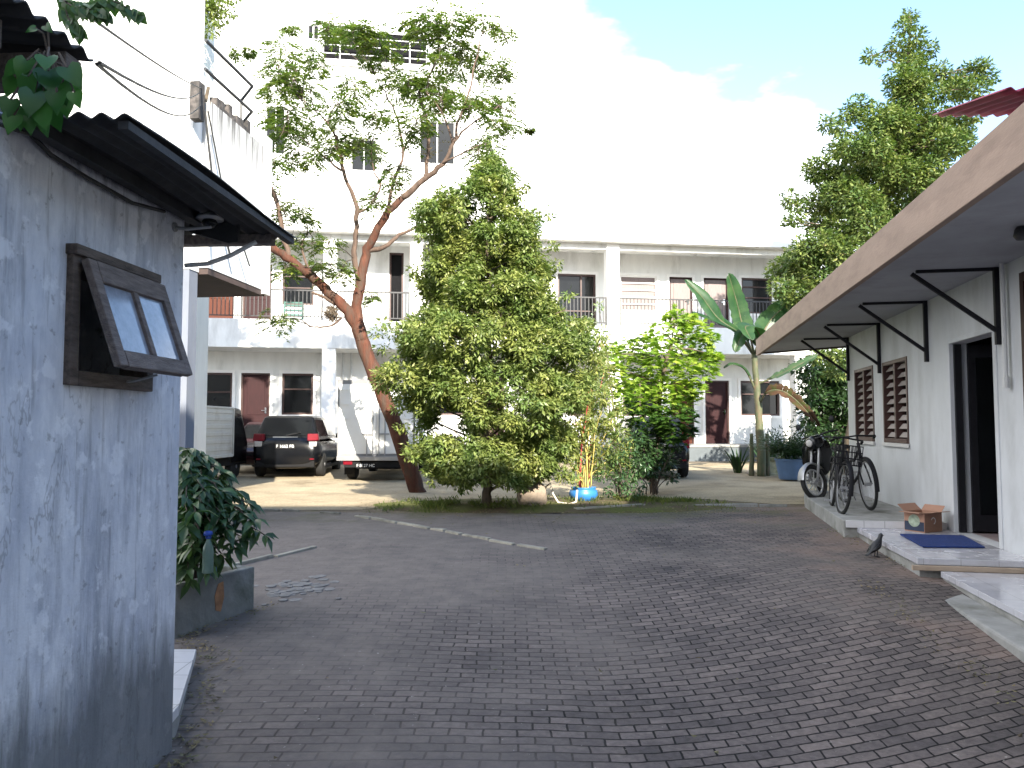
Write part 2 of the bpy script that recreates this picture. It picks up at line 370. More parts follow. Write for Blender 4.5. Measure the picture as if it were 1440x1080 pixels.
    nt.links.new(cc, b.inputs['Base Color']); b.inputs['Roughness'].default_value = .85; b.inputs['Specular IOR Level'].default_value = .25
    h = mathn(nt, 'SUBTRACT', 1.0, mathn(nt, 'MULTIPLY', br.outputs['Fac'], mathn(nt, 'SUBTRACT', 1.0, mathn(nt, 'MULTIPLY', dust, .8))))
    h = mathn(nt, 'ADD', h, mathn(nt, 'MULTIPLY', noise_t(nt, v, 40, 5, .7), .5))
    bn = N(nt, 'ShaderNodeBump'); bn.inputs['Strength'].default_value = .8; bn.inputs['Distance'].default_value = .010
    nt.links.new(h, bn.inputs['Height']); nt.links.new(bn.outputs[0], b.inputs['Normal'])
    return m
M['paving'] = paving()
def earth(name, a, b_, moss=None, mr=(.5,.62), sc=1.4):
    m, nt, o = nodes(name); b = N(nt, 'ShaderNodeBsdfPrincipled'); nt.links.new(b.outputs[0], o.inputs[0]); v = coords(nt)
    cc = ramp(nt, .3, a, .7, b_, noise_t(nt, v, sc, 9, .7)).outputs[0]
    if moss:
        cc = mixc(nt, ramp(nt, mr[0], (0,0,0), mr[1], (1,1,1), noise_t(nt, v, .8, 7, .65)).outputs[0], cc, moss)
    cc = mixc(nt, .5, cc, ramp(nt, .35, (.6,.6,.6), .65, (1.3,1.3,1.3), noise_t(nt, v, 30, 4)).outputs[0], 'MULTIPLY')
    nt.links.new(cc, b.inputs['Base Color']); b.inputs['Roughness'].default_value = .95; b.inputs['Specular IOR Level'].default_value = .2
    bn = N(nt, 'ShaderNodeBump'); bn.inputs['Strength'].default_value = .6; bn.inputs['Distance'].default_value = .03
    nt.links.new(noise_t(nt, v, 8, 9, .7), bn.inputs['Height']); nt.links.new(bn.outputs[0], b.inputs['Normal'])
    return m
M['earth'] = earth('packed_earth', (.13,.10,.075), (.20,.165,.12), (.10,.10,.035))
M['court'] = earth('courtyard_cement', (.27,.22,.15), (.42,.35,.24), (.22,.175,.115), (.52,.66), .9)
M['bed'] = earth('bed_soil', (.07,.05,.035), (.13,.10,.06), (.09,.10,.025), (.42,.55))
def tiles(name, col, size, grout, rough=.12, rz=0):
    m, nt, o = nodes(name); b = N(nt, 'ShaderNodeBsdfPrincipled'); nt.links.new(b.outputs[0], o.inputs[0]); v = coords(nt, rot=(0,0,rz))
    br = N(nt, 'ShaderNodeTexBrick'); br.offset = 0; br.inputs['Scale'].default_value = 1; br.inputs['Brick Width'].default_value = size; br.inputs['Row Height'].default_value = size
    br.inputs['Mortar Size'].default_value = .003; br.inputs['Color1'].default_value = c4(col); br.inputs['Color2'].default_value = c4(tuple(c*.95 for c in col)); br.inputs['Mortar'].default_value = c4(grout)
    nt.links.new(v, br.inputs['Vector'])
    d = ramp(nt, .5, (1,1,1), .8, (.72,.70,.68), noise_t(nt, v, 3, 7, .7)).outputs[0]
    nt.links.new(mixc(nt, 1.0, br.outputs[0], d, 'MULTIPLY'), b.inputs['Base Color'])
    rr = ramp(nt, .4, (rough,)*3, .8, (.45,)*3, noise_t(nt, v, 4, 6)).outputs[0]; nt.links.new(rr, b.inputs['Roughness'])
    return m
M['tile'] = tiles('glazed_porch_tile', (.46,.46,.50), .30, (.3,.3,.3))
M['steptile'] = tiles('white_step_tile', (.62,.61,.62), .22, (.25,.25,.25), .3)
# ------------------------------------------------------------------ ground
def frange(a, b, s):
    n = int(round((b-a)/s)); return [a+(b-a)*i/n for i in range(n+1)]
def sheet(name, xs, ys, zf, m, yf=None):
    mb = MB(); nx = len(xs)
    mb.v = [(x, (yf(x, y) if yf else y), 0) for y in ys for x in xs]
    mb.v = [(x, y, zf(x, y)) for x, y, _ in mb.v]
    mb.f = [(j*nx+i, j*nx+i+1, (j+1)*nx+i+1, (j+1)*nx+i) for j in range(len(ys)-1) for i in range(nx-1)]; mb.m = [0]*len(mb.f)
    return struct(mb.build(name, m, smooth=True))
xs = [-400, -150, -60, -30, -18]+frange(-14, 14, .25)+[18, 30, 60, 150, 400]
ys = [-300, -100, -40, -16]+frange(-8, 30, .25)+[36, 50, 100, 250, 600]
sheet('ground', xs, ys, lambda x, y: g(x, y)-.02, M['earth'])
YE = [(-5.0, 11.2), (-3.9, 11.35), (-2.42, 11.2), (-1.48, 11.25), (-.58, 11.2), (.59, 11.2), (.95, 11.25), (2.03, 11.8), (4.3, 11.95), (5.6, 12.2)]
XL = [(-8, -2.0), (3.6, -1.75), (5, -2.4), (5.9, -2.1), (7.5, -3.2), (11.4, -5)]
dx = frange(-5.0, 5.4, .1)
def dzf(x, y): return g(x, y)-.012
ysd = [i/110 for i in range(111)]
sheet('driveway', dx, ysd, dzf, M['paving'], lambda x, t: lerp(-7.0, table(YE, x), t))
def court_y0(x): return table([(-14, 11.3), (-3.9, 11.55), (-2.3, 11.5), (-1.5, 12.6), (.5, 13.2), (1.5, 13.6), (3.3, 13.2), (4.2, 12.4), (9, 12.3)], x)
sheet('courtyard_pavement', frange(-14, 9, .25), [i/60 for i in range(61)], lambda x, y: g(x, y)-.013, M['court'], lambda x, t: lerp(court_y0(x), 23.2, t))
# earth of the tree bed, slightly mounded
def bedz(x, y):
    d = ((x-.6)/2.9)**2+((y-12.2)/1.15)**2
    return g(x, y)-.03+.075*max(0, 1-d)**.5+.01*noise.noise(Vector((x*3, y*3, 0)))
sheet('planting_bed', frange(-2.2, 3.6, .12), frange(11.1, 13.3, .12), bedz, M['bed'])

# kerb strips: broken edging stones lying nearly flush
def kerb(name, pts, w, h, m, label, gap=.02, stone=.42, seed=1, miss=0):
    r = random.Random(seed); mb = MB()
    for (a, b) in zip(pts, pts[1:]):
        a = Vector(a); b = Vector(b); L = (b-a).length; n = max(1, int(L/stone)); d = (b-a)/L
        for i in range(n):
            if r.random() < miss: continue
            p = a+d*(L*i/n+gap/2); q = a+d*(L*(i+1)/n-gap/2); o = Vector((-d.y, d.x))*r.uniform(-.012, .012)
            z0 = g(p.x, p.y)+h*r.uniform(.3, 1.1)-.03; z1 = g(q.x, q.y)+h*r.uniform(.3, 1.1)-.03
            mb.bar((p.x+o.x, p.y+o.y, z0), (q.x+o.x+r.uniform(-.02,.02), q.y+o.y+r.uniform(-.02,.02), z1), w*r.uniform(.7, 1.05), .06)
    o = mb.build(name, m, bevel=.008)
    return tag(o, label, 'kerb')
M['kerb'] = mat('worn_kerb', (.27,.25,.20), .9, .25, 5, bump=.5, dirt=(.12,.11,.09), dscale=3)
kerb('kerb', [(-4.0, 11.55), (-3.1, 11.3), (-2.42, 10.95), (-1.9, 10.5), (-1.48, 10.05), (-1.0, 9.5), (-.58, 9.05), (-.25, 8.68), (.05, 8.42), (.35, 8.18), (.62, 8.0)], .075, .018, M['kerb'], 'pale broken kerb line running diagonally across the middle of the drive', seed=2, stone=.27, gap=.035, miss=.13)
kerb('kerb', [(.92, 11.38), (2.03, 11.9)], .16, .07, M['kerb'], 'raised beige kerb slab in front of the blue pot', stone=.62, seed=3)
kerb('kerb', [(2.1, 11.95), (3.0, 12.02), (4.28, 12.08)], .08, .03, M['concrete'], 'thin dark kerb between the lime tree and the bicycles', seed=4)
kerb('kerb', [(-2.75, 6.9), (-2.6, 7.11), (-2.07, 8.2)], .06, .022, M['kerb'], 'short pale kerb strip beyond the planter with the bush', seed=5)
mb = MB(); r = random.Random(12)
for i in range(70):
    x = -1.80+r.gauss(0, .14); y = 6.42+r.gauss(0, .17); s = r.uniform(.03, .07)
    pts = [(x+s*cos(a+.3)*r.uniform(.7, 1), y+s*1.1*sin(a+.3)*r.uniform(.7, 1), g(x, y)-.02) for a in [k*2*pi/6 for k in range(6)]]
    mb.prism(pts, (0, 0, r.uniform(.010, .018)))
struct(mb.build('paving_patch', mat('pale_rubble', (.17,.16,.15), .9, .25, 9, bump=.4), bevel=.004))

# litter: dry leaves scattered on the drive and the courtyard
mb = MB(); r = random.Random(5)
for i in range(380):
    if i % 12: x, y = r.uniform(-2.4, 4.0), r.gauss(11.6, .8)
    else: x, y = r.uniform(-1.5, 3.2), r.uniform(3, 10)
    a = r.uniform(0, 2*pi); mb.leaf((x, y, g(x, y)+.012+(.04 if 11.2 < y < 13.2 and -1.8 < x < 3 else 0)), (cos(a), sin(a), r.uniform(-.05, .15)), (r.uniform(-.3, .3), r.uniform(-.3, .3), 1), r.uniform(.025, .06), .022, .3)
for (pts, cnt, sp) in (([(-1.45,3.2), (-1.5,3.65), (-1.8,4.75), (-2.15,5.12), (-1.86,5.9)], 420, .06), ([(2.55,3.2), (2.75,5.2), (2.95,6.5)], 160, .07), ([(3.62,7.0), (3.8,8.6), (3.9,9.5)], 120, .06), ([(-2.3,11.2), (3.9,11.3)], 420, .13)):
    for i in range(cnt):
        k = r.randrange(len(pts)-1); t_ = r.random(); x = lerp(pts[k][0], pts[k+1][0], t_)+r.gauss(0, sp); y = lerp(pts[k][1], pts[k+1][1], t_)+r.gauss(0, sp)
        a = r.uniform(0, 2*pi); mb.leaf((x, y, g(x, y)+.002), (cos(a), sin(a), r.uniform(0, .3)), (r.uniform(-.3, .3), r.uniform(-.3, .3), 1), r.uniform(.015, .045), .016, .3)
tag(mb.build('leaf_litter', leafmat('dry_leaf', (.05,.038,.025), (.26,.21,.12), .1, .7)), None, 'leaf litter', kind='stuff')['label'] = 'small dry leaves scattered over the paving and bed'

# ------------------------------------------------------------------ helper for walls with openings (local x along, y depth)
def wall(mb, x0, x1, z0, z1, y0, y1, ops):
    cuts = sorted(set([x0, x1]+[o[0] for o in ops]+[o[1] for o in ops]))
    for a, b in zip(cuts, cuts[1:]):
        if b-a < 1e-4: continue
        cov = sorted([(o[2], o[3]) for o in ops if o[0] < (a+b)/2 < o[1]])
        z = z0
        for (p, q) in cov:
            if p > z: mb.box(a, b, y0, y1, z, p)
            z = q
        if z < z1: mb.box(a, b, y0, y1, z, z1)
def window(parent, x0, x1, z0, z1, y, glass, frame, bars=(), hb=(), fw=.06, label=None, trim=None, name='window'):
    """pane is the window mesh, frame its child"""
    w = MB().box(x0, x1, y+.09, y+.11, z0, z1).build(name, glass, parent, label=label)
    f = MB()
    f.box(x0, x0+fw, y+.03, y+.088, z0, z1); f.box(x1-fw, x1, y+.03, y+.088, z0, z1)
    f.box(x0+fw, x1-fw, y+.03, y+.088, z0, z0+fw); f.box(x0+fw, x1-fw, y+.03, y+.088, z1-fw, z1)
    for t in bars: xm = lerp(x0, x1, t); f.box(xm-.025, xm+.025, y+.035, y+.087, z0+fw, z1-fw)
    for t in hb: zm = lerp(z0, z1, t); f.box(x0+fw, x1-fw, y+.04, y+.086, zm-.02, zm+.02)
    f.build('frame', frame, w)
    if trim:
        t = MB(); q = .09
        t.box(x0-q, x0-.002, y-.025, y+.0, z0-q, z1+q); t.box(x1+.002, x1+q, y-.025, y, z0-q, z1+q)
        t.box(x0-.002, x1+.002, y-.025, y, z0-q, z0-.002); t.box(x0-.002, x1+.002, y-.025, y, z1+.002, z1+q)
        t.build('trim', trim, w)
    return w
def door(parent, x0, x1, z0, z1, y, m, frame, label=None, hs=1, trim=None, panels=True):
    d = MB().box(x0+.05, x1-.05, y+.07, y+.11, z0, z1-.05)
    if panels:
        w = x1-x0-.1
        for (a, b) in ((.10, .36), (.42, .92)):
            za = lerp(z0, z1, a); zb = lerp(z0, z1, b); d.box(x0+.05+w*.16, x1-.05-w*.16, y+.058, y+.0705, za, zb)
    d = d.build('door', m, parent, label=label, bevel=.008)
    f = MB(); f.box(x0, x0+.05, y+.02, y+.10, z0, z1); f.box(x1-.05, x1, y+.02, y+.10, z0, z1); f.box(x0+.05, x1-.05, y+.02, y+.10, z1-.05, z1)
    f.build('frame', frame, d)
    hx = x1-.13 if hs > 0 else x0+.13
    MB().bar((hx-.0, y+.05, z0+.98), (hx-.0, y+.05, z0+1.16), .05, .015, up=(0,1,0)).bar((hx, y+.03, z0+1.07), (hx-.12*hs, y+.03, z0+1.07), .02).build('handle', M['chrome'], d)
    if trim:
        t = MB(); q = .09
        t.box(x0-q, x0-.002, y-.025, y, z0, z1+q); t.box(x1+.002, x1+q, y-.025, y, z0, z1+q); t.box(x0-.002, x1+.002, y-.025, y, z1+.002, z1+q)
        t.build('trim', trim, d)
    return d

# ------------------------------------------------------------------ two-storey building across the courtyard
FB = thing('apartment_building', 'white two-storey building with maroon doors and a railed balcony across the courtyard', 'building', (0, 24.8, 0), atan(.146))
gops = [('w',-9.5,-8.68,1.45,3.0),('d',-8.42,-7.56,.78,3.0),('w',-7.2,-6.26,1.72,3.0),
        ('d',-4.6,-3.75,.78,3.0),('w',-2.5,-1.5,1.72,3.0),('d',-1.1,-.25,.78,2.95),('d',.55,1.4,.78,2.95),('w',1.9,2.7,1.7,2.92),('w',3.7,4.9,1.7,2.9),
        ('d',5.35,6.15,.78,2.9),('d',6.54,7.39,.78,2.9),('w',7.8,9.2,1.72,2.9),('w',-12.6,-11.5,1.72,3.0),('d',-11.1,-10.25,.78,3.0)]
uops = [('o',-9.56,-8.68,4.5,6.4),('d',-8.42,-7.56,4.5,6.4),('w',-7.24,-6.28,5.15,6.35),('k',-3.95,-3.5,4.5,6.9),
        ('w',-2.8,-2.0,5.2,6.6),('d',-.6,.25,4.5,6.38),('l',1.52,2.8,4.5,6.38),('c',3.64,4.9,5.2,6.38),('p',5.34,6.15,4.5,6.38),('p',6.55,7.42,4.5,6.38),('w',7.9,9.0,5.2,6.42),
        ('w',-12.6,-11.5,5.15,6.35),('d',-11.1,-10.25,4.5,6.4)]
FX0, FX1 = -14.0, 10.05
w = MB(); wall(w, FX0, FX1, .0, 4.46, 0, .2, [o[1:] for o in gops]); wall(w, FX0, FX1, 4.46, 7.1, 0, .2, [o[1:] for o in uops])
w.box(FX0, FX0+.2, .2, 7, 0, 7.1); w.box(FX1-.2, FX1, .2, 7, 0, 7.1); w.box(FX0+.2, FX1-.2, 6.8, 7, 0, 7.1); w.box(FX0+.2, FX1-.2, .2, 6.8, 4.4, 4.48)
w.build('wall', M['white'], FB)
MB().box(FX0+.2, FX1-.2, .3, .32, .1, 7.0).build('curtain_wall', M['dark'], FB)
MB().box(FX0, FX1+.1, -1.385, -.002, -.1, .70).build('plinth', M['plinth'], FB)
MB().box(FX0, FX1+.1, -1.41, -.002, .702, .78).build('porch_edge', M['concrete'], FB)
MB().box(FX0, FX1, -1.385, -.002, 3.66, 4.5).build('balcony_slab', M['white'], FB, bevel=.01)
MB().box(FX0-.3, FX1+.2, -1.62, 7.4, 7.102, 7.32).build('roof', M['white'], FB, bevel=.015)
MB().box(FX0, FX1, -1.30, -1.12, 6.92, 7.1).build('beam', M['white'], FB)
for (a, b) in ((-13.2,-12.8), (-5.87,-5.48), (-3.31,-2.93), (2.81,3.22), (9.05,9.45)):
    MB().box(a, b, -1.37, -1.0, .78, 3.66).build('column', M['trim'], FB, bevel=.01)
    MB().box(a, b, -1.37, -1.0, 4.5, 6.92 if a < 0 else 7.1).build('column', M['trim'], FB, bevel=.01)
for (k, a, b, c, d) in gops:
    if k == 'w': window(FB, a, b, c, d, 0, M['glass'], M['frame_dk'], bars=(.5,) if b-a > 1.1 else (), hb=(.62,), trim=M['trim'])
    else: door(FB, a, b, c, d, 0, M['orange'] if a == 5.35 else M['maroon'], M['frame_dk'], trim=M['trim'])
for (k, a, b, c, d) in uops:
    if k == 'w': window(FB, a, b, c, d, 0, M['glass'], M['frame_dk'], hb=(.45,.75), trim=M['trim'])
    elif k == 'c': window(FB, a, b, c, d, 0, M['curtain'], M['trim'], hb=(.2,.4,.6,.8), trim=M['trim'], label='pale louvred window beside the upper column', fw=.04)
    elif k == 'k': window(FB, a, b, c, d, 0, M['dark'], M['frame_dk'], label='tall dark opening')
    elif k == 'l': window(FB, a, b, c, d, 0, M['glass'], M['frame_dk'], bars=(.62,), hb=(.35,), trim=M['trim'], label='dark glazed double door with maroon frame')
    elif k == 'o': door(FB, a, b, c, d, 0, M['orange'], M['maroon'], trim=M['trim'], label='sunlit orange-brown door')
    elif k == 'p': door(FB, a, b, c, d, 0, M['curtain'], M['maroon'], trim=M['trim'], label='pale pink door')
    else: door(FB, a, b, c, d, 0, M['maroon'], M['frame_dk'], trim=M['trim'])
def railing(x0, x1):
    m = MB(); m.box(x0, x1, -1.36, -1.32, 5.36, 5.40); m.box(x0, x1, -1.355, -1.325, 4.58, 4.61)
    n = max(1, int((x1-x0)/1.9))
    for i in range(n+1):
        x = lerp(x0+.02, x1-.02, i/n); m.box(x-.02, x+.02, -1.362, -1.318, 4.5, 5.36)
    rr = m.build('railing', M['rail'], FB)
    m = MB(); n = int((x1-x0)/.115)
    for i in range(1, n):
        x = lerp(x0, x1, i/n); m.box(x-.011, x+.011, -1.35, -1.33, 4.61, 5.36)
    m.build('bars', M['rail'], rr)
for a, b in ((-12.8,-5.87), (-5.48,-3.31), (-2.93,2.81), (3.22,9.05)): railing(a, b)
for x in (-5.35, -5.1, 9.62, 9.8):
    MB().tube([(x, -.08, .78), (x, -.08, 3.66)], .035).build('downpipe', M['pipe'], FB)
for x in (-5.3, -2.7, -2.45): MB().tube([(x, -.08, 4.5), (x, -.08, 7.1)], .035).build('downpipe', M['pipe'], FB)
for x in (-9.0, .5, 5.9): MB().lathe((x, -.8, 6.98), [(.03, .12), (.03, .06), (.10, .04), (.12, .0), (.08, -.05), (.02, -.07)]).build('ceiling_lamp', M['pipe'], FB)
def fbpt(x, y, z):
    a = atan(.146); return Vector((x*cos(a)-y*sin(a), 24.8+x*sin(a)+y*cos(a), z))
# teal crate and things on the balcony floor
def crate(loc, rz, label):
    t = thing('crate', label, 'crate', loc, rz)
    m = MB(); s = .27
    for z in (0, .14, .28, .42, .5): 
        m.box(-s, s, -s, -s+.02, z, z+.05); m.box(-s, s, s-.02, s, z, z+.05); m.box(-s, -s+.02, -s+.02, s-.02, z, z+.05); m.box(s-.02, s, -s+.02, s-.02, z, z+.05)
    for x in (-s, s-.03):
        for y in (-s, s-.03): m.box(x-.002, x+.032, y-.002, y+.032, 0, .56)
    m.box(-s+.03, s-.03, -s+.03, s-.03, .005, .03); m.build('basket', M['teal'], t)
    MB().box(-s+.04, s-.04, -s+.04, s-.04, .03, .46).build('contents', M['platewhite'], t, bevel=.03)
crate(fbpt(-6.75, -.95, 4.5), .2, 'teal slatted crate standing on the upper balcony floor')

# ------------------------------------------------------------------ tall white building behind
BB = thing('tall_building', 'tall sunlit white block rising behind the two-storey building', 'building', (0, 36, 0), atan(.146))
w = MB(); ops = [(-9.6,-9.05,19.3,20.05),(-8.85,-4.1,18.3,19.8),(-7.55,-6.35,13.2,14.75),(-4.4,-2.7,13.7,15.8),(-11.4,-10.5,13.8,16.0),(-10.4,-8.8,8.5,10.2),(-6,-4.4,8.5,10.2),(-2,-.6,8.5,10.2)]
wall(w, -17, .85, 0, 24, 0, .3, ops); w.box(-17, -16.7, .3, 9, 0, 24); w.box(.55, .85, .3, 9, 0, 24); w.box(-16.7, .55, 8.7, 9, 0, 24); w.box(-17.2, 1.05, -.25, 9.2, 24.002, 24.3)
w.build('wall', M['white'], BB)
w = MB(); w.box(-8.95, -4.0, -.25, .0-.002, 18.1, 18.3); w.build('balcony_floor', M['white'], BB)
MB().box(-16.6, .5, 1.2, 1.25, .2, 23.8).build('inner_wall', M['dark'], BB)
for o in ops:
    if o[0] == -8.85: continue
    window(BB, *o, .1, M['glass'], M['trim'], bars=(.5,))
m = MB()
for z in (18.55, 18.95, 19.35): m.box(-8.85, -4.0, -.24, -.21, z, z+.035)
for x in (-8.85, -8.1, -5.8, -4.9, -4.05): m.box(x, x+.05, -.245, -.205, 18.3, 19.4 if x != -8.85 else 20.8)
m.build('railing', M['pipe'], BB)
MB().box(-8.85, -4.1, .06, .1, 18.3, 19.8).build('dark_infill', M['dark'], BB)  # black sheet filling the balcony opening, standing in for the dark inside
MB().box(-15.5, -8.9, -.06, -.002, 20.15, 20.22).build('string_course', M['white'], BB)

# ------------------------------------------------------------------ neighbour house with roof terrace, left
NRZ = -atan(.11)
NB = thing('neighbour_house', 'white neighbour house with a rain-streaked overhanging terrace beyond the shed', 'building', (-3.87, 9.4, 0), NRZ)
w = MB(); w.box(-9, -.12, 0, .22, 3.3, 9.5); w.box(-9, -2.3, .22, 4.6, 0, 9.5); w.box(-.95, -.80, -.05, -.002, 3.3, 9.5); w.build('wall', M['white'], NB)
MB().box(-9, -.13, .01, .21, 0, 3.298).build('lower_wall', M['wall_shade'], NB)  # foot of the white wall, its shade put into a grey-blue colour
w = MB(); w.box(-2.3, -.0, .222, 1.92, 3.36, 3.55); w.box(-.14, -.0, .222, 1.92, 3.55, 5.5); w.box(-2.3, -.14, 1.78, 1.92, 3.55, 5.5)
w.build('terrace', M['streak'], NB)
MB().box(-2.3, -.01, .24, 1.9, 3.28, 3.355).build('terrace_underside_shade', mat('shaded_soffit', (.06,.04,.035), .8, .2, 4), NB)  # shadow under the terrace put into the dark brown colour
MB().box(-.10, .04, 1.80, 1.98, 3.3, 5.66).build('corner_post', M['trim'], NB)
m = MB()
for z in (6.20, 5.83):
    m.tube([(.02, .0, z), (.02, 1.32, z), (-.35, 1.75, z)], .022)
for (x, y) in ((-.35, 1.75),): m.tube([(x, y, 5.5), (x, y, 6.2)], .02)
m.build('handrail', M['iron'], NB)
MB().box(-2.2, -.95, .3, 1.7, 3.552, 3.56).build('terrace_floor', M['concrete'], NB)
m = MB(); m.box(-.10, .02, .02-.15, .16-.15, 5.15, 5.62); m.build('meter_box', M['rust'], NB)
r = random.Random(3); m = MB()
for i in range(9):
    y = .4+i*.11; z = 5.502; m.box(-.13+r.uniform(0, .02), -.02, y, y+.095, z, z+r.uniform(.05, .22))
m.build('loose_bricks', M['rust'], NB)
# cables strung from the shed to the neighbour house
def cable(pts, r, m, label, n=14, sag=0, name='overhead_cable'):
    P = []
    for a, b in zip(pts, pts[1:]):
        a = Vector(a); b = Vector(b)
        for i in range(n): t = i/n; q = a.lerp(b, t); q.z -= sag*4*t*(1-t); P.append(q)
    P.append(Vector(pts[-1]))
    return tag(MB().tube(P, r, 6).build(name, m), label, 'cable', 'cables strung from the shed to the neighbour house' if name == 'overhead_cable' else None)
anch = Vector((-3.86, 9.33, 5.45))
cable([at(118, 18, 2.6), anch+Vector((0,0,.1))], .006, M['cable'], 'straight black cable highest above the shed roof', sag=.03)
cable([at(140, 88, 2.3), anch+Vector((0,-.02,.05))], .006, M['cable'], 'black cable just below the highest one, touching the upper roof sheet corner', sag=.10)
cable([at(136, 90, 2.3), anch+Vector((0,-.02,-.12))], .006, M['cable'], 'lowest black cable between the shed roof and the meter box', sag=.15)
cable([anch+Vector((.06,-.03,-.2)), (-3.76, 9.5, 4.4), (-3.68, 9.9, 3.6)], .014, M['cable'], 'black cable hanging down the streaked terrace wall', n=6, name='hanging_cable')
cable([anch+Vector((.10,-.03,-.2)), (-3.70, 9.6, 4.5), (-3.52, 10.2, 3.5)], .010, M['cable'], 'thinner slanting cable beside the one hanging down the terrace wall', n=6, name='hanging_cable')

# ------------------------------------------------------------------ near shed
SH = thing('shed', 'near shed with stained whitewashed wall and black tarred eave', 'shed', (-1.556, 3.6, 0), -atan(.058))
w = MB()
# wall runs along local y; build it in a turned frame
T = Matrix(((0,-1,0,0),(1,0,0,0),(0,0,1,0),(0,0,0,1)))   # (along, depth, z) -> (x=-depth, y=along)
w.M = T
wall(w, -8, 0, -.5, 2.40, 0, .14, [(-.86, -.29, 1.50, 1.99)])
w.box(-.14, 0, .14, 4, -.5, 2.55)
w.build('wall', M['whitewash'], SH)
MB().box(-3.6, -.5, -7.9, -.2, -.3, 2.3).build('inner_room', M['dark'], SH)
# top-hung wooden window, sash propped open
f = MB(); f.box(-.10, .025, -.86, -.81, 1.50, 1.99); f.box(-.10, .025, -.34, -.29, 1.50, 1.99); f.box(-.10, .028, -.81, -.34, 1.50, 1.555); f.box(-.10, .028, -.81, -.34, 1.925, 1.99)
f.box(-.02, .045, -.87, -.28, 1.972, 2.01)
wf = f.build('window_frame', M['wood_dk'], SH, bevel=.004)
th = math.atan2(.135, .39); L = .415
S = Matrix.Translation((.035, -.835, 1.955)) @ Matrix.Rotation(-th, 4, 'Y')
s = MB(); s.M = S; W_ = .55
s.box(0, .03, 0, .052, -L, 0); s.box(0, .03, W_-.052, W_, -L, 0); s.box(-.002, .032, .052, W_-.052, -.085, 0); s.box(-.002, .032, .052, W_-.052, -L-.003, -L+.062); s.box(.001, .029, W_/2-.017, W_/2+.017, -L+.062, -.085)
sash = s.build('sash', M['wood_gr'], wf, bevel=.004)
def paneglass():
    m, nt, o = nodes('dusty_glass'); b = N(nt, 'ShaderNodeBsdfPrincipled'); nt.links.new(b.outputs[0], o.inputs[0]); v = coords(nt)
    r_ = ramp(nt, .35, (.16,.18,.22), .7, (.33,.36,.42), noise_t(nt, v, 9, 7, .7)); nt.links.new(r_.outputs[0], b.inputs['Base Color'])
    b.inputs['Roughness'].default_value = .12; b.inputs['Specular IOR Level'].default_value = .9; return m
gl = MB(); gl.M = S; gl.box(.010, .016, .045, W_/2-.012, -L+.05, -.075); gl.box(.010, .016, W_/2+.012, W_-.045, -L+.05, -.075)
gl.build('glass', paneglass(), wf)
MB().tube([(.01, -.5, 1.53), (.06, -.50, 1.535), (.145, -.48, 1.56)], .005).build('stay', M['silver'], wf)
# roof sheets
def corr(mb, o, u, v, nu, amp, wl, Lu, Lv, th=.006, sag=None):
    """corrugated sheet: waves run along v, profile varies along u"""
    o = Vector(o); u = Vector(u).normalized(); v = Vector(v).normalized(); n = u.cross(v).normalized()
    if n.z < 0: n = -n
    k = max(2, int(Lu/wl*8)); mj = nu; vs = []; fs = []
    for side in (0, 1):
        for j in range(mj+1):
            for i in range(k+1):
                a = Lu*i/k; b = Lv*j/mj
                p = o+u*a+v*b+n*(amp*sin(2*pi*a/wl)+th*side)
                if sag: p.z += sag(a, b)
                vs.append(p)
    q = (k+1)*(mj+1)
    for j in range(mj):
        for i in range(k):
            a = j*(k+1)+i; fs += [(a+1, a, a+k+1, a+k+2), (q+a, q+a+1, q+a+k+2, q+a+k+1)]
    for i in range(k): fs += [(i, i+1, q+i+1, q+i), (mj*(k+1)+i+1, mj*(k+1)+i, q+mj*(k+1)+i, q+mj*(k+1)+i+1)]
    for j in range(mj):
        a = j*(k+1); fs += [(a+k+1, a, q+a, q+a+k+1)]; a += k; fs += [(a, a+k+1, q+a+k+1, q+a)]
    mb.add(vs, fs)
m = MB(); corr(m, (.43, -1.22, 2.315), (-1, 0, .06), (0, 1, .006), 14, .011, .075, 4.0, 1.56, sag=lambda a, b: .014*sin(b*3.3)-.012*max(0, .25-a)*4*0)
sh = m.build('roof_sheet', M['roof_black'], SH, smooth=True)
m = MB(); m.box(.385, .42, -1.21, .32, 2.285, 2.312); m.box(.05, .10, -1.2, .27, 2.30, 2.345)
m.build('eave_batten', M['roof_black'], SH)
m = MB(); corr(m, (.37, -7, 2.452), (0, 1, 0), (-1, 0, .12), 6, .011, .08, 5.68, 4.3); m.build('upper_roof_sheet', M['roof_black'], SH, smooth=True)
m = MB(); m.box(-.5, .35, -1.42, -1.345, 2.345, 2.435); m.box(-.5, .28, -1.66, -1.58, 2.36, 2.44); m.build('rafter', M['wood_dk'], SH, bevel=.004)
m = MB(); m.box(-.5, .34, .215, .275, 2.265, 2.315); m.build('purlin', M['wood_gr'], SH, bevel=.004)
# hanging black board at the far end of the eave
m = MB(); m.prism([(-.0, .05, 2.33), (.24, .05, 2.33), (.24, .05, 2.235), (.19, .05, 2.23), (.0, .05, 2.285)], (0, .02, 0)); m.build('end_board', M['roof_black'], SH)
m = MB(); m.box(-.6, .0, -1.48, .1, 2.35, 2.40); m.build('wall_plate', M['wood_dk'], SH)
shl = lambda x, y, z: Matrix.Translation((-1.556, 3.6, 0)) @ Matrix.Rotation(-atan(.058), 4, 'Z') @ Vector((x, y, z))
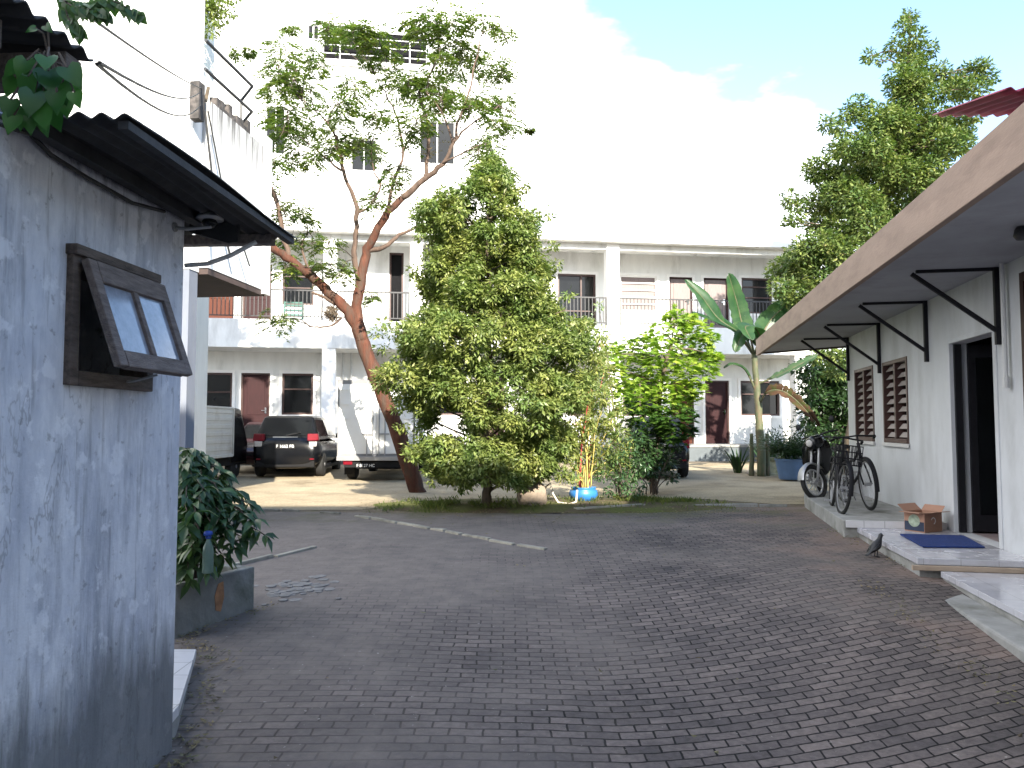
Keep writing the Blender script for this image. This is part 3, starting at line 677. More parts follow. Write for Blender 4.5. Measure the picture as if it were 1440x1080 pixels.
# wall lamp
WL = thing('wall_lamp', 'small round grey lamp on a bracket under the shed eave', 'lamp', shl(0, -.1, 2.28), -atan(.058))
MB().tube([(0, 0, -.01), (.06, .0, -.02), (.17, .02, -.005)], .008).lathe((0, 0, -.01), [(.0, 0), (.022, .002), (.022, .01), (.0, .012)], axis=(1, 0, 0)).build('arm', M['silver'], WL)
MB().lathe((.155, .03, .03), [(.062, .0), (.06, .014), (.045, .026), (.02, .034), (.0, .036)], 20).build('shade', M['silver'], WL, smooth=True)
MB().lathe((.155, .03, -.005), [(.02, 0), (.034, .01), (.036, .022), (.03, .034)], 16).build('bulb', M['glass'], WL, smooth=True)
cable([shl(.0, .012, 2.115), shl(.10, .03, 2.125), shl(.2, .06, 2.17), shl(.31, .1, 2.245)], .011, M['cablew'], 'white conduit curving up from the shed corner to the eave', n=4, name='conduit')
cable([shl(.02, -1.2, 2.35), shl(.025, -1.0, 2.285), shl(.03, -.80, 2.27), shl(.03, -.5, 2.265), shl(.06, -.3, 2.285)], .008, M['cable'], 'black cable drooping along the top of the shed wall', n=5, name='wall_cable')
cable([shl(.03, -1.9, 2.36), shl(.04, -1.35, 2.30), shl(.05, -1.05, 2.34)], .009, M['cable'], 'black cable crossing the shed wall behind the vine leaves', n=6, name='wall_cable')
cable([shl(.03, -1.9, 2.27), shl(.04, -1.45, 2.26), shl(.05, -1.15, 2.3)], .007, M['cable'], 'thinner lower cable crossing the shed wall behind the vine leaves', n=6, name='wall_cable')

# tiled step at the shed corner
ST = thing('doorstep', 'white tiled step behind the corner of the shed', 'step', (-1.6, 4.2, -.2))
MB().prism([(.02,-.56,.17), (.005,-.44,.17), (-.29,.48,.17), (-1.6,.48,.17), (-1.6,-.56,.17)], (0, 0, .05)).build('tread', M['steptile'], ST, bevel=.004)
MB().prism([(.01,-.545,-.1), (-.005,-.44,-.1), (-.30,.47,-.1), (-1.6,.47,-.1), (-1.6,-.545,-.1)], (0, 0, .269)).build('riser', M['concrete'], ST)
# planter
PL = thing('planter', 'low stained concrete planter holding the dark leafy bush', 'planter', (-2.08, 5.5, 0))
d = Vector((.29, .67, 0)).normalized(); n = Vector((-d.y, d.x, 0))
def pp(a, b, z): q = d*a+n*b; return (q.x, q.y, z)
m = MB()
for (a0, a1, b0, b1) in ((-.37,.37,0,.07), (-.37,.37,.73,.8), (-.37,-.30,.07,.73), (.30,.37,.07,.73)):
    m.prism([pp(a0,b0,-.2), pp(a1,b0,-.2), pp(a1,b1,-.2), pp(a0,b1,-.2)], (0, 0, .50))
m.build('walls', mat('stained_planter_concrete', (.17,.175,.165), .9, .3, 5, bump=.4, dirt=(.09,.10,.08), dscale=3.5), PL, bevel=.01)
m = MB(); m.prism([pp(-.02,-.004,.06), pp(.03,-.004,.04), (pp(.06,-.004,.14)), pp(.05,-.004,.25), pp(0,-.004,.24), pp(-.03,-.004,.16)], (n.x*.002, n.y*.002, 0)); m.build('paint_stain', mat('orange_stain', (.27,.14,.07), .9, .4, 14), PL)
MB().prism([pp(-.31,.06,.1), pp(.31,.06,.1), pp(.31,.74,.1), pp(-.31,.74,.1)], (0,0,.12)).build('soil', M['bed'], PL)

# ------------------------------------------------------------------ right house
HRZ = -atan(.19)
HM = Matrix.Translation((4.83, 8.45, 0)) @ Matrix.Rotation(HRZ, 4, 'Z')
def hl(x, y, z): return HM @ Vector((x, y, z))
HS = thing('house', 'low white house with a wide brown-edged eave and an open door', 'house', (4.83, 8.45, 0), HRZ)
w = MB(); T2 = Matrix(((0,1,0,0),(1,0,0,0),(0,0,1,0),(0,0,0,1)))   # (along, depth, z) -> (x=depth, y=along)
w.M = T2
wl_ops = [(-1.18, .02, .2, 2.28), (1.46, 2.56, 1.13, 2.26), (3.06, 4.16, 1.13, 2.27), (-3.0, -1.78, .95, 2.7)]
wall(w, -7, 4.65, -.3, 2.93, 0, .16, wl_ops); w.box(4.49, 4.65, .16, 6, -.3, 2.93)
w.f = [tuple(reversed(f)) for f in w.f]
w.build('wall', M['white2'], HS)
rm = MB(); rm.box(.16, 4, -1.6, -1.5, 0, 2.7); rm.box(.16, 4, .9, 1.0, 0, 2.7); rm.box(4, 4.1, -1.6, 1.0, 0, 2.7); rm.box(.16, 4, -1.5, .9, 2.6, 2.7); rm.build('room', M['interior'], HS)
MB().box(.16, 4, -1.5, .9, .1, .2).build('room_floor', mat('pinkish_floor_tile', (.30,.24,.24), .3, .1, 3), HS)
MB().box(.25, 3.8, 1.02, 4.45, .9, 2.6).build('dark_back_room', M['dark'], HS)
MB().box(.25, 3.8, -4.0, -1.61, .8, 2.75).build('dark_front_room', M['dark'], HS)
# door frame, half-open glazed leaf, red curtain inside
fr = MB(); fr.box(-.012, .17, -.02, .05, .2, 2.31); fr.box(-.012, .17, -1.21, -1.13, .2, 2.31); fr.box(-.012, .17, -1.13, -.02, 2.26, 2.31)
dfm = fr.build('door_frame', M['white2'], HS, bevel=.006)
lf = MB(); lf.box(.17, .80, -.05, -.01, .22, 2.24); lf.box(.03, .10, -.06, -.022, .21, 2.25)
lf = lf.build('door_leaf', M['steel'], dfm, label='open black-framed glazed door leaf')
MB().box(.24, .73, -.056, -.0505, .4, 2.1).build('glass', M['glass'], dfm)
cu = MB(); P = []
for i in range(25): P.append((1.3+.02*sin(i*1.3), -1.35+i*.028))
for i in range(24):
    a, b = P[i], P[i+1]; cu.add([(a[0], a[1], .5), (b[0], b[1], .5), (b[0], b[1], 1.9), (a[0], a[1], 1.9), (a[0]+.01, a[1], .5), (b[0]+.01, b[1], .5), (b[0]+.01, b[1], 1.9), (a[0]+.01, a[1], 1.9)], [(0,1,2,3), (7,6,5,4)])
tag(cu.build('curtain', mat('dark_red_cloth', (.12,.012,.02), .9, .2, 5)), 'dark red cloth hanging inside the open doorway', 'curtain').matrix_world = HM
# louvred windows
def louvre(y0, y1, z0, z1, label=None):
    f = MB(); f.box(-.012, .12, y0, y0+.05, z0, z1); f.box(-.012, .12, y1-.05, y1, z0, z1); f.box(-.012, .12, y0+.05, y1-.05, z1-.05, z1); f.box(-.02, .12, y0+.05, y1-.05, z0, z0+.06)
    ym = (y0+y1)/2; f.box(-.008, .11, ym-.03, ym+.03, z0+.06, z1-.05)
    fo = f.build('window', M['frame_dk'], HS, label=label, bevel=.003)
    n = 9
    for (a, b) in ((y0+.055, ym-.035), (ym+.035, y1-.055)):
        s = MB()
        for i in range(n):
            z = lerp(z0+.11, z1-.10, i/(n-1)); s.bar((.055, a, z), (.055, b, z), .010, .085, up=(.62, 0, .78))
        s.build('louvre', mat('louvre_slat', (.46,.44,.42), .3, .1, 6) if 'lv' not in M else M['lv'], fo)
    MB().box(-.03, -.0125, y0-.03, y1+.03, z0-.05, z0-.002).build('sill', M['pipe'], fo)
M['lv'] = mat('louvre_slat_glass', (.42,.38,.36), .25, .1, 6)
louvre(1.46, 2.56, 1.13, 2.26); louvre(3.06, 4.16, 1.13, 2.27)
f = MB(); f.box(-.03, .1, -1.85, -1.78, .95, 2.7); f.box(-.03, .1, -3.0, -2.92, .95, 2.7); f.box(-.028, .1, -2.92, -1.85, .95, 1.03); f.box(-.028, .1, -2.92, -1.85, 2.62, 2.7)
fo = f.build('window', M['maroon'], HS, label='maroon framed window'); MB().box(.03, .05, -2.92, -1.85, 1.03, 2.62).build('glass', M['glass'], fo)
# eave: soffit slab, fascia, roof deck
m = MB(); m.prism([(-1.13,-7,2.85), (-1.13,6.98,2.85), (.33,5.9,2.85), (6,5.9,2.85), (6,-7,2.85)], (0, 0, .10)); m.build('soffit', M['soffit'], HS)
m = MB(); m.prism([(-1.19,-7,2.79), (-1.13,-7,2.79), (-1.13,6.98,2.79), (-1.19,7.06,2.79)], (0, 0, .33))
m.build('fascia', M['fascia'], HS, bevel=.006)
m = MB(); m.prism([(-1.128,6.982,2.82), (-1.178,7.05,2.82), (.35,5.96,2.82), (6,5.96,2.82), (6,5.905,2.82), (.33,5.905,2.82)], (0, 0, .28)); m.build('end_batten', M['frame_dk'], HS)
m = MB(); m.add([(-1.15,-7,3.10), (-1.15,6.9,3.10), (3.5,5.95,3.9), (3.5,-7,3.9), (6,5.95,3.3), (6,-7,3.3)], [(0,3,2,1), (3,5,4,2)]); m.build('roof', M['maroon_roof'], HS)
# braces
for y in (-1.30, .66, 2.65, 4.50):
    m = MB(); m.box(-.045, -.002, y-.022, y+.022, 2.12, 2.90) 
    m.bar((-.02, y, 2.24), (-.76, y, 2.815), .036, .036); m.bar((-.72, y, 2.835), (-.04, y, 2.835), .03, .03)
    m.build('eave_brace', M['steel'], HS)
MB().tube([(-.05, -1.50, 2.9), (-.05, -1.50, 1.78)], .022).tube([(-.05, -1.50, 1.80), (-.05, -1.50, 1.70)], .032).build('downpipe', M['pipe'], HS)
MB().lathe((-.47, -2.9, 2.78), [(.03, .07), (.05, .05), (.06, 0), (.04, -.03), (.0, -.035)], 16).build('ceiling_lamp', M['iron'], HS, smooth=True)
# maroon corrugated canopy sheet on the roof edge
m = MB(); A = Vector(at(1311, 163, 5.0)); B = A+Vector((2.2, -.05, 0)); C_ = Vector(at(1440, 128, 4.25))
corr(m, A, (B-A), ((C_-A)-(B-A)*((C_-A).dot(B-A)/(B-A).length_squared)), 6, .012, .09, 2.2, .80)
CP = thing('canopy', 'maroon corrugated sheet jutting over the brown eave', 'canopy', (2.9, 4.8, 3.2)); q = m.build('sheet', M['maroon_roof'], CP, smooth=True); q.location = (-2.9, -4.8, -3.2)
MB().bar(at(1436, 178, 4.75), at(1436, 178, 4.75)+Vector((.9, -.1, 0)), .05).build('bearer', M['wood_dk'], CP).location = (-2.9, -4.8, -3.2)
# porch, lower tiles, bicycle slab
PO = thing('porch', 'glossy tiled porch in two levels along the white house', 'porch', (4.83, 8.45, 0), HRZ)
MB().box(-.95, .0-.002, -1.86, .22, .145, .20).build('upper_floor', M['tile'], PO, bevel=.004)
m = MB(); m.box(-.93, -.004, -1.845, .22, -.3, .143); m.build('upper_base', M['concrete'], PO)
MB().box(-1.0, -.004, -1.90, -1.862, .10, .143).build('step_board', mat('beige_board', (.36,.28,.21), .7, .15, 6), PO, bevel=.004)
MB().box(-.78, -.004, -7, -1.905, .05, .10).build('lower_floor', M['tile'], PO, bevel=.004)
MB().box(-.765, -.006, -7, -1.91, -.4, .048).build('lower_base', M['concrete'], PO)
MB().prism([(-.766,-7,-.2), (-.766,-1.9,-.2), (-1.02,-1.9,-.2), (-1.02,-7,-.2)], (0,0,.21)).build('gutter_kerb', M['concrete'], PO, bevel=.02)
SB = thing('cement_slab', 'raised cement slab carrying the bicycles, white tile on its front edge', 'slab', (4.83, 8.45, 0), HRZ)
MB().prism([(-1.09,.222,-.3), (-.004,.222,-.3), (-.004,4.6,-.3), (-.75,4.6,-.3), (-.95,3.4,-.3)], (0,0,.575)).build('slab', M['concrete'], SB, bevel=.01)
MB().box(-1.07, -.01, .195, .2205, .202, .28).build('tile_riser', M['steptile'], SB)

# unseen house added behind the photographer to shade the drive
OB = thing('shade_house', 'unseen tall white house added behind the viewpoint to shade the drive', 'house', (0, -5.2, 0))
SHADE_H = 9.35
w = MB(); wall(w, -13, 22, -.5, SHADE_H, -.3, 0, [(x, x+1.4, z, z+1.5) for x in (-10, -6, -2, 2, 6, 10) for z in (1.1, 4.2)]); w.box(-13, 22, -8, -.3, -.5, SHADE_H-.1)
w.build('wall', M['white'], OB)
for x in (-10, -6, -2, 2, 6, 10):
    for z in (1.1, 4.2): MB().box(x, x+1.4, -.2, -.15, z, z+1.5).build('window', M['glass'], OB)
m = MB(); m.box(-13.4, 22.4, -8.4, .3, SHADE_H+.002, SHADE_H+.25); m.build('roof', M['concrete'], OB)
# ------------------------------------------------------------------ foliage helpers
def rdir(r, zb=0):
    z = r.uniform(-1, 1); a = r.uniform(0, 2*pi); q = sqrt(1-z*z); v = Vector((q*cos(a), q*sin(a), z+zb)); return v.normalized()
def clump(mb, c, rad, n, L, W, r, droop=.35, flat=.75, out=.8):
    cx, cy, cz = c
    for _ in range(n):
        d = rdir(r); k = rad*(r.random()**.4)
        p = (cx+d.x*k, cy+d.y*k, cz+d.z*k*flat)
        e = Vector((d.x*out+r.gauss(0, .5), d.y*out+r.gauss(0, .5), d.z*out*.6-droop+r.gauss(0, .4))).normalized()
        u = Vector((d.x*.7+r.gauss(0, .35), d.y*.7+r.gauss(0, .35), 1+r.gauss(0, .35)))
        s = r.uniform(.7, 1.2); mb.leaf(p, e, u, L*s, W*s)
def sprig(mb, p, d, L, n, ll, lw, r, droop=.5, alt=False):
    """compound leaf: leaflets in pairs along a drooping rachis"""
    p = Vector(p); d = Vector(d).normalized(); st = L/n; side = d.cross(Vector((0,0,1)))
    if side.length < .05: side = Vector((1,0,0))
    side.normalize()
    for i in range(n):
        d = (d+Vector((0,0,-droop/n))).normalized(); q = p+d*st
        if i > 0:
            for s in (-1, 1):
                e = (d*.55+side*s*.8+Vector((r.gauss(0,.12), r.gauss(0,.12), r.gauss(-.1,.12)))).normalized(); k = ll*r.uniform(.8, 1.15)*(1-.4*abs(i/n-.5))
                mb.leaf(q, e, (r.gauss(0,.25), r.gauss(0,.25), 1), k, lw*r.uniform(.8, 1.2), .1)
        p = q
    mb.leaf(p, d, (0,0,1), ll, lw, .1)
def tube_path(mb, pts, r0, r1, n=7, wob=0, rnd=None, sub=4):
    P = [Vector(p) for p in pts]; out = []
    for i in range(len(P)-1):
        a = P[max(i-1, 0)]; b = P[i]; c = P[i+1]; d = P[min(i+2, len(P)-1)]
        for k in range(sub):
            t = k/sub; q = .5*((2*b)+(c-a)*t+(2*a-5*b+4*c-d)*t*t+(3*b-a-3*c+d)*t**3)
            if wob and rnd: q += Vector((rnd.gauss(0, wob), rnd.gauss(0, wob), rnd.gauss(0, wob*.5)))
            out.append(q)
    out.append(P[-1]); m = len(out)-1
    rad = [lerp(r0, r1, i/m)*(1+(rnd.uniform(-.08, .08) if rnd else 0)) for i in range(m+1)]
    mb.tube(out, rad, n); return out

# ------------------------------------------------------------------ dense conical tree
def cone_tree():
    r = random.Random(21); Y0 = 11.75; base = Vector((-.37, Y0, g(-.37, Y0)))
    T = thing('dense_tree', 'dense small-leaved conical tree in the middle of the courtyard bed', 'tree', base)
    PX = [(205, 688, 5), (225, 690, 22), (245, 690, 40), (262, 676, 60), (285, 672, 88), (305, 672, 98), (325, 676, 92), (345, 683, 100), (370, 690, 108), (395, 680, 100), (415, 690, 118), (435, 700, 128), (455, 690, 138), (475, 683, 152), (500, 684, 156), (530, 690, 152), (560, 690, 142), (590, 700, 132), (620, 688, 122), (650, 686, 116), (675, 690, 100), (695, 685, 66)]
    s = Y0/1080*.985
    m = MB(); n = 0
    def leafy(c, rr, cnt): clump(m, (c[0], c[1], c[2]), rr, cnt, .080, .034, r, droop=.4)
    k = 0
    while k < 1080:
        py = r.uniform(0, 1)**.72*487+208; cx, hw = table(PX, py)
        a = r.uniform(0, 2*pi); q = r.uniform(.45, 1.0)**.6
        tier = .92+.13*cos(py/487*2*pi*6.0+1.5*sin(a*2+.7)+.8)
        rr = r.uniform(.12, .21)*(.62 if py < 262 else .85 if py < 330 else 1)
        R_ = max(.02, hw*1.06*s-rr*.85)*q**.8*tier*(.95+.12*sin(a*3+py*.03)); x = (cx-720)*s+R_*cos(a); y = R_*sin(a)*.92
        z = CAMZ+(600-py)*s
        X = x; px_ = 720+x/s
        if 604 < px_ < 662 and 568 < py < 618: continue
        if 668 < px_ < 715 and 598 < py < 612 : continue
        if py > 672: continue
        leafy((X-base.x, y, z-base.z), rr, int(190*(rr/.18)**2)); k += 1
    # stray sprays pushing out of the outline
    for px_, py in ((540,455),(552,470),(538,490),(560,500),(832,480),(838,500),(828,540),(820,560),(585,300),(775,345),(782,372),(592,395),(560,462),(530,468),(845,470),(836,520),(545,545),(565,600),(578,640),(812,640),(800,415),(590,330),(770,300),(700,222),(688,200),(672,238),(712,250),(738,262),(830,590),(560,575),(760,660),(610,676),(650,684),(600,660),(735,682)):
        P = at(px_, py, Y0+r.uniform(-.5, .2)); leafy((P.x-base.x, P.y-base.y, P.z-base.z), .12, 60)
    m.build('crown', M['leaf_cone'], T)
    t = MB()
    tube_path(t, [(0,0,-.1), (0,.0,.22), (.02,.02,.6), (-.02,.02,1.5), (.02,0,2.6), (0,0,3.8), (0,0,4.9)], .085, .012, 9, .012, r)
    for i in range(46):
        z = .28+4.3*(i/46)**1.1; a = i*2.4; py = 600-(z+base.z-CAMZ)/s; hw = table(PX, py)[1]*s*.8
        e = Vector((cos(a)*hw, sin(a)*hw*.9, z+.25+.1*hw)); tube_path(t, [(0,0,z-.05), Vector((e.x*.4, e.y*.4, z+.12)), e], .03 if z < 2.5 else .018, .005, 5, .01, r, 3)
    t.build('trunk', M['bark'], T, smooth=True)
cone_tree()

# ------------------------------------------------------------------ leaning feathery tree with reddish trunk
def wispy():
    r = random.Random(33); Y0 = 14.5; base = Vector(at(587, 693, Y0)); base.z = g(base.x, base.y)-.03
    T = thing('leaning_tree', 'tall feathery tree with a leaning forked reddish trunk', 'tree', base)
    A = lambda px, py, Y: at(px, py, Y)-base
    t = MB()
    tr = [A(590,700,14.5), A(584,680,14.5), A(560,610,14.45), A(535,545,14.4), A(514,495,14.4), A(503,458,14.4)]
    tube_path(t, tr, .165, .13, 12, .012, r)
    b1 = [A(510,480,14.4), A(502,440,14.4), A(507,400,14.4), A(513,365,14.4), A(524,335,14.3), A(541,305,14.2), A(566,278,14.1), A(597,252,14.0), A(622,231,13.9), A(638,200,13.85), A(645,168,13.8)]
    tube_path(t, b1[:7], .115, .062, 10, .012, r)
    b2 = [A(508,478,14.4), A(490,438,14.35), A(463,412,14.3), A(437,388,14.2), A(408,366,14.1), A(385,350,14.0), A(372,335,14.0)]
    tube_path(t, b2, .11, .065, 10, .012, r)
    subs = [([A(505,410,14.4), A(500,365,14.4), A(501,318,14.35), A(500,285,14.3), A(486,250,14.3), A(477,215,14.3), A(472,190,14.3)], .075, .03),
            ([A(479,240,14.3), A(462,226,14.25), A(447,212,14.2), A(436,203,14.2)], .03, .012),
            ([A(474,195,14.3), A(460,172,14.3), A(442,155,14.3), A(424,140,14.3)], .028, .01),
            ([A(501,300,14.35), A(520,290,14.35), A(534,262,14.4), A(524,236,14.4), A(522,205,14.4)], .035, .012),
            ([A(515,352,14.4), A(540,348,14.4), A(562,330,14.5), A(588,318,14.6)], .07, .03),
            ([A(541,305,14.2), A(552,262,14.6), A(566,215,14.9), A(560,170,15.0), A(541,130,15.1), A(527,105,15.1)], .045, .012),
            ([A(597,252,14.0), A(604,205,14.3), A(600,165,14.5), A(590,130,14.6), A(612,90,14.7), A(618,45,14.8)], .05, .01),
            ([A(638,200,13.85), A(622,160,13.9), A(600,130,14)], .03, .01),
            ([A(645,168,13.8), A(660,130,13.9), A(668,90,14), A(680,45,14), A(705,42,14)], .03, .008),
            ([A(638,200,13.85), A(668,170,13.9), A(700,150,13.9)], .03, .008),
            ([A(622,231,13.9), A(655,212,13.7), A(682,200,13.6)], .025, .008),
            ([A(408,366,14.1), A(398,330,14.2), A(392,292,14.3), A(380,262,14.4), A(372,246,14.4)], .06, .05),
            ([A(437,388,14.2), A(425,350,14.6), A(432,330,14.7)], .035, .01),
            ([A(472,428,14.35), A(456,418,14.2), A(438,412,14.1)], .04, .03),
            ([A(480,448,14.4), A(468,457,14.2), A(450,460,14.1), A(436,459,14.1)], .03, .015),
            ([A(566,215,14.9), A(580,190,15.2), A(612,170,15.4)], .03, .008)]
    lb = MB(); b1b = b1[6:]; tube_path(lb, b1b, .065, .022, 9, .012, r)
    for p, a, b in subs: tube_path(lb, p, a*.8, b*.8, 7, .012, r)
    t.build('trunk', M['bark_red'], T, smooth=True); lb.build('limbs', M['limb'], T, smooth=True)
    cl = [(336,74,.2),(350,72,.14),(401,70,.55),(392,98,.6),(415,112,.6),(432,125,.6),(388,128,.5),(404,160,.65),(414,180,.6),(398,185,.5),(475,147,.6),(480,170,.5),(499,122,.55),(470,190,.55),(478,37,.5),(496,46,.5),(462,40,.45),(511,46,.5),(530,58,.55),(545,78,.4),(590,32,.5),(615,36,.7),(600,52,.55),(640,30,.4),(676,28,.45),(707,43,.35),(634,60,.55),(618,80,.4),(646,86,.7),(658,70,.4),(692,92,.6),(706,100,.4),(591,122,.75),(575,112,.5),(554,116,.6),(609,120,.7),(620,140,.5),(661,147,.6),(640,140,.5),(684,140,.5),(707,144,.4),(715,172,.5),(695,175,.4),(690,200,.55),(672,215,.4),(585,171,.6),(570,185,.45),(471,210,.4),(455,212,.35),(517,208,.6),(505,200,.5),(536,162,.35),(528,165,.35),(441,180,.4),(420,212,.4),(401,228,.4),(440,226,.3),(385,230,.4),(378,265,.4),(416,290,.4),(400,300,.35),(425,300,.3),(440,312,.2),(560,238,.4),(554,250,.35),(539,272,.4),(525,282,.35),(690,230,.5),(700,260,.45),(675,260,.4),(712,245,.4),(440,336,.4),(462,342,.4),(410,338,.4),(398,362,.4),(465,372,.5),(480,382,.4),(448,372,.35),(400,380,.35),(386,452,.45),(400,448,.3),(523,418,.2),(440,75,.3),(448,95,.3),(520,85,.25),(410,40,.25),(745,182,.08)]
    m = MB(); tw = MB(); anch = [q for p, a, b in subs for q in p]+b1[5:]+b2[4:]
    for px_, py, R_ in cl:
        Y = 14.3+r.uniform(-.7, .9); c = A(px_, py, Y); R_ *= .75
        near = min(anch, key=lambda q: (q-c).length)
        tube_path(tw, [near, (near+c)/2+Vector((r.gauss(0,.06), r.gauss(0,.06), .08)), c], .012, .004, 4, .01, r, 3)
        for _ in range(int(18+64*R_)):
            a = r.uniform(0, 2*pi); dd = Vector((cos(a), sin(a), r.uniform(-.25, .45)))
            p0 = c+Vector((cos(a)*R_*.3*r.random(), sin(a)*R_*.3*r.random(), r.gauss(0, R_*.28)))
            L = R_*r.uniform(.55, 1.0); sprig(m, p0, dd, L, max(4, int(L/.042)), .098, .036, r, droop=.7)
            if r.random() < .3: tw.tube([c, p0, p0+dd.normalized()*L*.6], [.005, .004, .002], 3)
    m.build('crown', M['leaf_wisp'], T); tw.build('twigs', M['twig'], T)
    # withered brown sprays hanging in the fork
    d = MB()
    for _ in range(26):
        c = A(r.uniform(575, 605), r.uniform(175, 250), 14.9+r.uniform(-.2, .3)); sprig(d, c, (r.gauss(0,.5), r.gauss(0,.4), r.uniform(.2,1)), .4, 7, .09, .02, r, .9)
    d.build('withered_leaves', leafmat('withered_leaf', (.14,.09,.045), (.26,.19,.10), .3, .7), T)
wispy()
# bird nest like dark clump on the fork
NE = thing('nest', 'dark round clump lodged beside the fork of the leaning tree', 'nest', at(466, 441, 14.25))
m = MB(); r = random.Random(4)
for _ in range(150):
    d = rdir(r)*r.uniform(.06, .13); e = rdir(r); m.bar(d-e*.06, d+e*.06, .012)
m.build('twig_ball', M['bark'], NE)

# ------------------------------------------------------------------ tree behind the right house
def right_tree():
    r = random.Random(44); base = Vector((8.3, 19.2, .2)); T = thing('leafy_tree', 'tall leafy tree rising behind the low house', 'tree', base)
    cl = [(1279,22,.2),(1272,36,.25),(1285,52,.28),(1300,70,.3),(1262,66,.28),(1278,86,.32),(1222,78,.18),(1236,84,.14),(1268,112,.42),(1290,118,.35),(1282,140,.42),(1320,102,.3),(1340,112,.25),(1368,100,.3),(1380,94,.25),(1374,124,.3),(1392,108,.2),(1346,128,.32),(1316,130,.3),(1208,148,.3),(1195,160,.25),(1166,174,.28),(1180,180,.22),(1234,166,.42),(1262,168,.45),(1290,180,.45),(1320,168,.38),(1346,180,.4),(1372,160,.25),(1318,206,.45),(1345,200,.4),(1195,208,.4),(1172,212,.25),(1225,204,.45),(1252,212,.5),(1285,214,.45),(1152,236,.35),(1170,250,.4),(1196,244,.45),(1222,240,.48),(1256,242,.5),(1290,248,.45),(1310,236,.4),(1112,280,.26),(1124,290,.22),(1152,282,.38),(1180,280,.48),(1210,284,.5),(1244,282,.5),(1280,275,.4),(1118,308,.22),(1106,312,.12),(1154,318,.4),(1186,324,.5),(1220,318,.5),(1250,310,.4),(1130,352,.4),(1158,352,.48),(1190,356,.5),(1104,376,.35),(1126,386,.42),(1156,386,.45),(1098,404,.3),(1120,412,.4),(1145,412,.35),(1108,430,.3),(1088,384,.2),(1168,492,.3),(1184,500,.3),(1150,500,.25),(1176,520,.3)]
    m = MB(); t = MB(); A = lambda a, b, Y: at(a, b, Y)-base
    tr = [Vector((0,0,-.2)), A(1215,520,19.2), A(1225,400,19), A(1240,300,19), A(1262,200,19), A(1276,100,19), A(1280,40,19)]
    pth = tube_path(t, tr, .2, .02, 9, .02, r)
    for px_, py, R_ in cl:
        for kk in range(2 if R_ > .3 else 1):
            c = A(px_+r.gauss(0, 5)*kk, py+r.gauss(0, 5)*kk, 18.8+r.uniform(-1.3, 1.3)*(R_/.5))
            clump(m, c, R_*1.08, int(620*(R_/.4)**2), .12, .055, r, droop=.25, flat=.8)
        nr = min(pth, key=lambda q: (q-c).length+max(0, q.z-c.z)*2)
        tube_path(t, [nr, (nr+c)/2+Vector((0,0,.1)), c], .035, .008, 5, .02, r, 3)
    m.build('crown', M['leaf_right'], T); t.build('trunk', M['bark'], T, smooth=True)
right_tree()
def bush(name, label, cat, base, blobs, n, L, W, lm, seed, stems=True, **k):
    r = random.Random(seed); T = thing(name, label, cat, base); m = MB(); t = MB()
    for (c, R_) in blobs:
        c = Vector(c)-Vector(base); clump(m, c, R_, int(n*R_*R_), L, W, r, **k)
        if stems: tube_path(t, [(r.gauss(0,.05), r.gauss(0,.05), 0), Vector((c.x*.4, c.y*.4, c.z*.6)), c], .014, .005, 5, .01, r, 3)
    m.build('foliage', lm, T)
    if stems: t.build('stems', M['twig'], T, smooth=True)
    return T
bush('hedge', 'dark green shrub filling the gap beyond the end of the low house', 'shrub', (9.0, 21.8, .25),
     [(at(x, y, 21.8+dy), R_) for x, y, dy, R_ in ((1140,520,0,.5),(1165,515,.4,.6),(1190,520,0,.6),(1145,560,0,.55),(1170,560,.3,.6),(1192,565,-.2,.6),(1150,600,0,.55),(1180,605,.2,.6),(1165,635,0,.5),(1195,635,0,.5),(1215,560,0,.6),(1215,600,0,.6),(1150,540,.8,.6),(1180,540,.9,.6),(1150,580,.9,.6),(1185,590,.9,.6),(1160,620,.9,.6))], 2300, .16, .07, M['leaf_dark'], 8)
# tree behind the terrace, top left
TB = bush('background_tree', 'green tree top showing above the terrace handrail', 'tree', (-5.2, 13.6, 0),
     [(at(x, y, 13.4+dy), R_) for x, y, dy, R_ in ((285,8,0,.3),(300,20,.2,.28),(292,38,0,.22),(315,12,.2,.22),(280,-10,0,.35),(278,60,0,.10),(320,-12,.2,.25))], 2600, .10, .045, M['leaf_cone'], 9, stems=False)
MB().tube([(-1.6,1.5,0), (-1.5,1.2,3), (-.9,.5,5.6), (-.3,0,7.5)], [.14,.12,.07,.03], 8).build('trunk', M['bark'], TB, smooth=True)
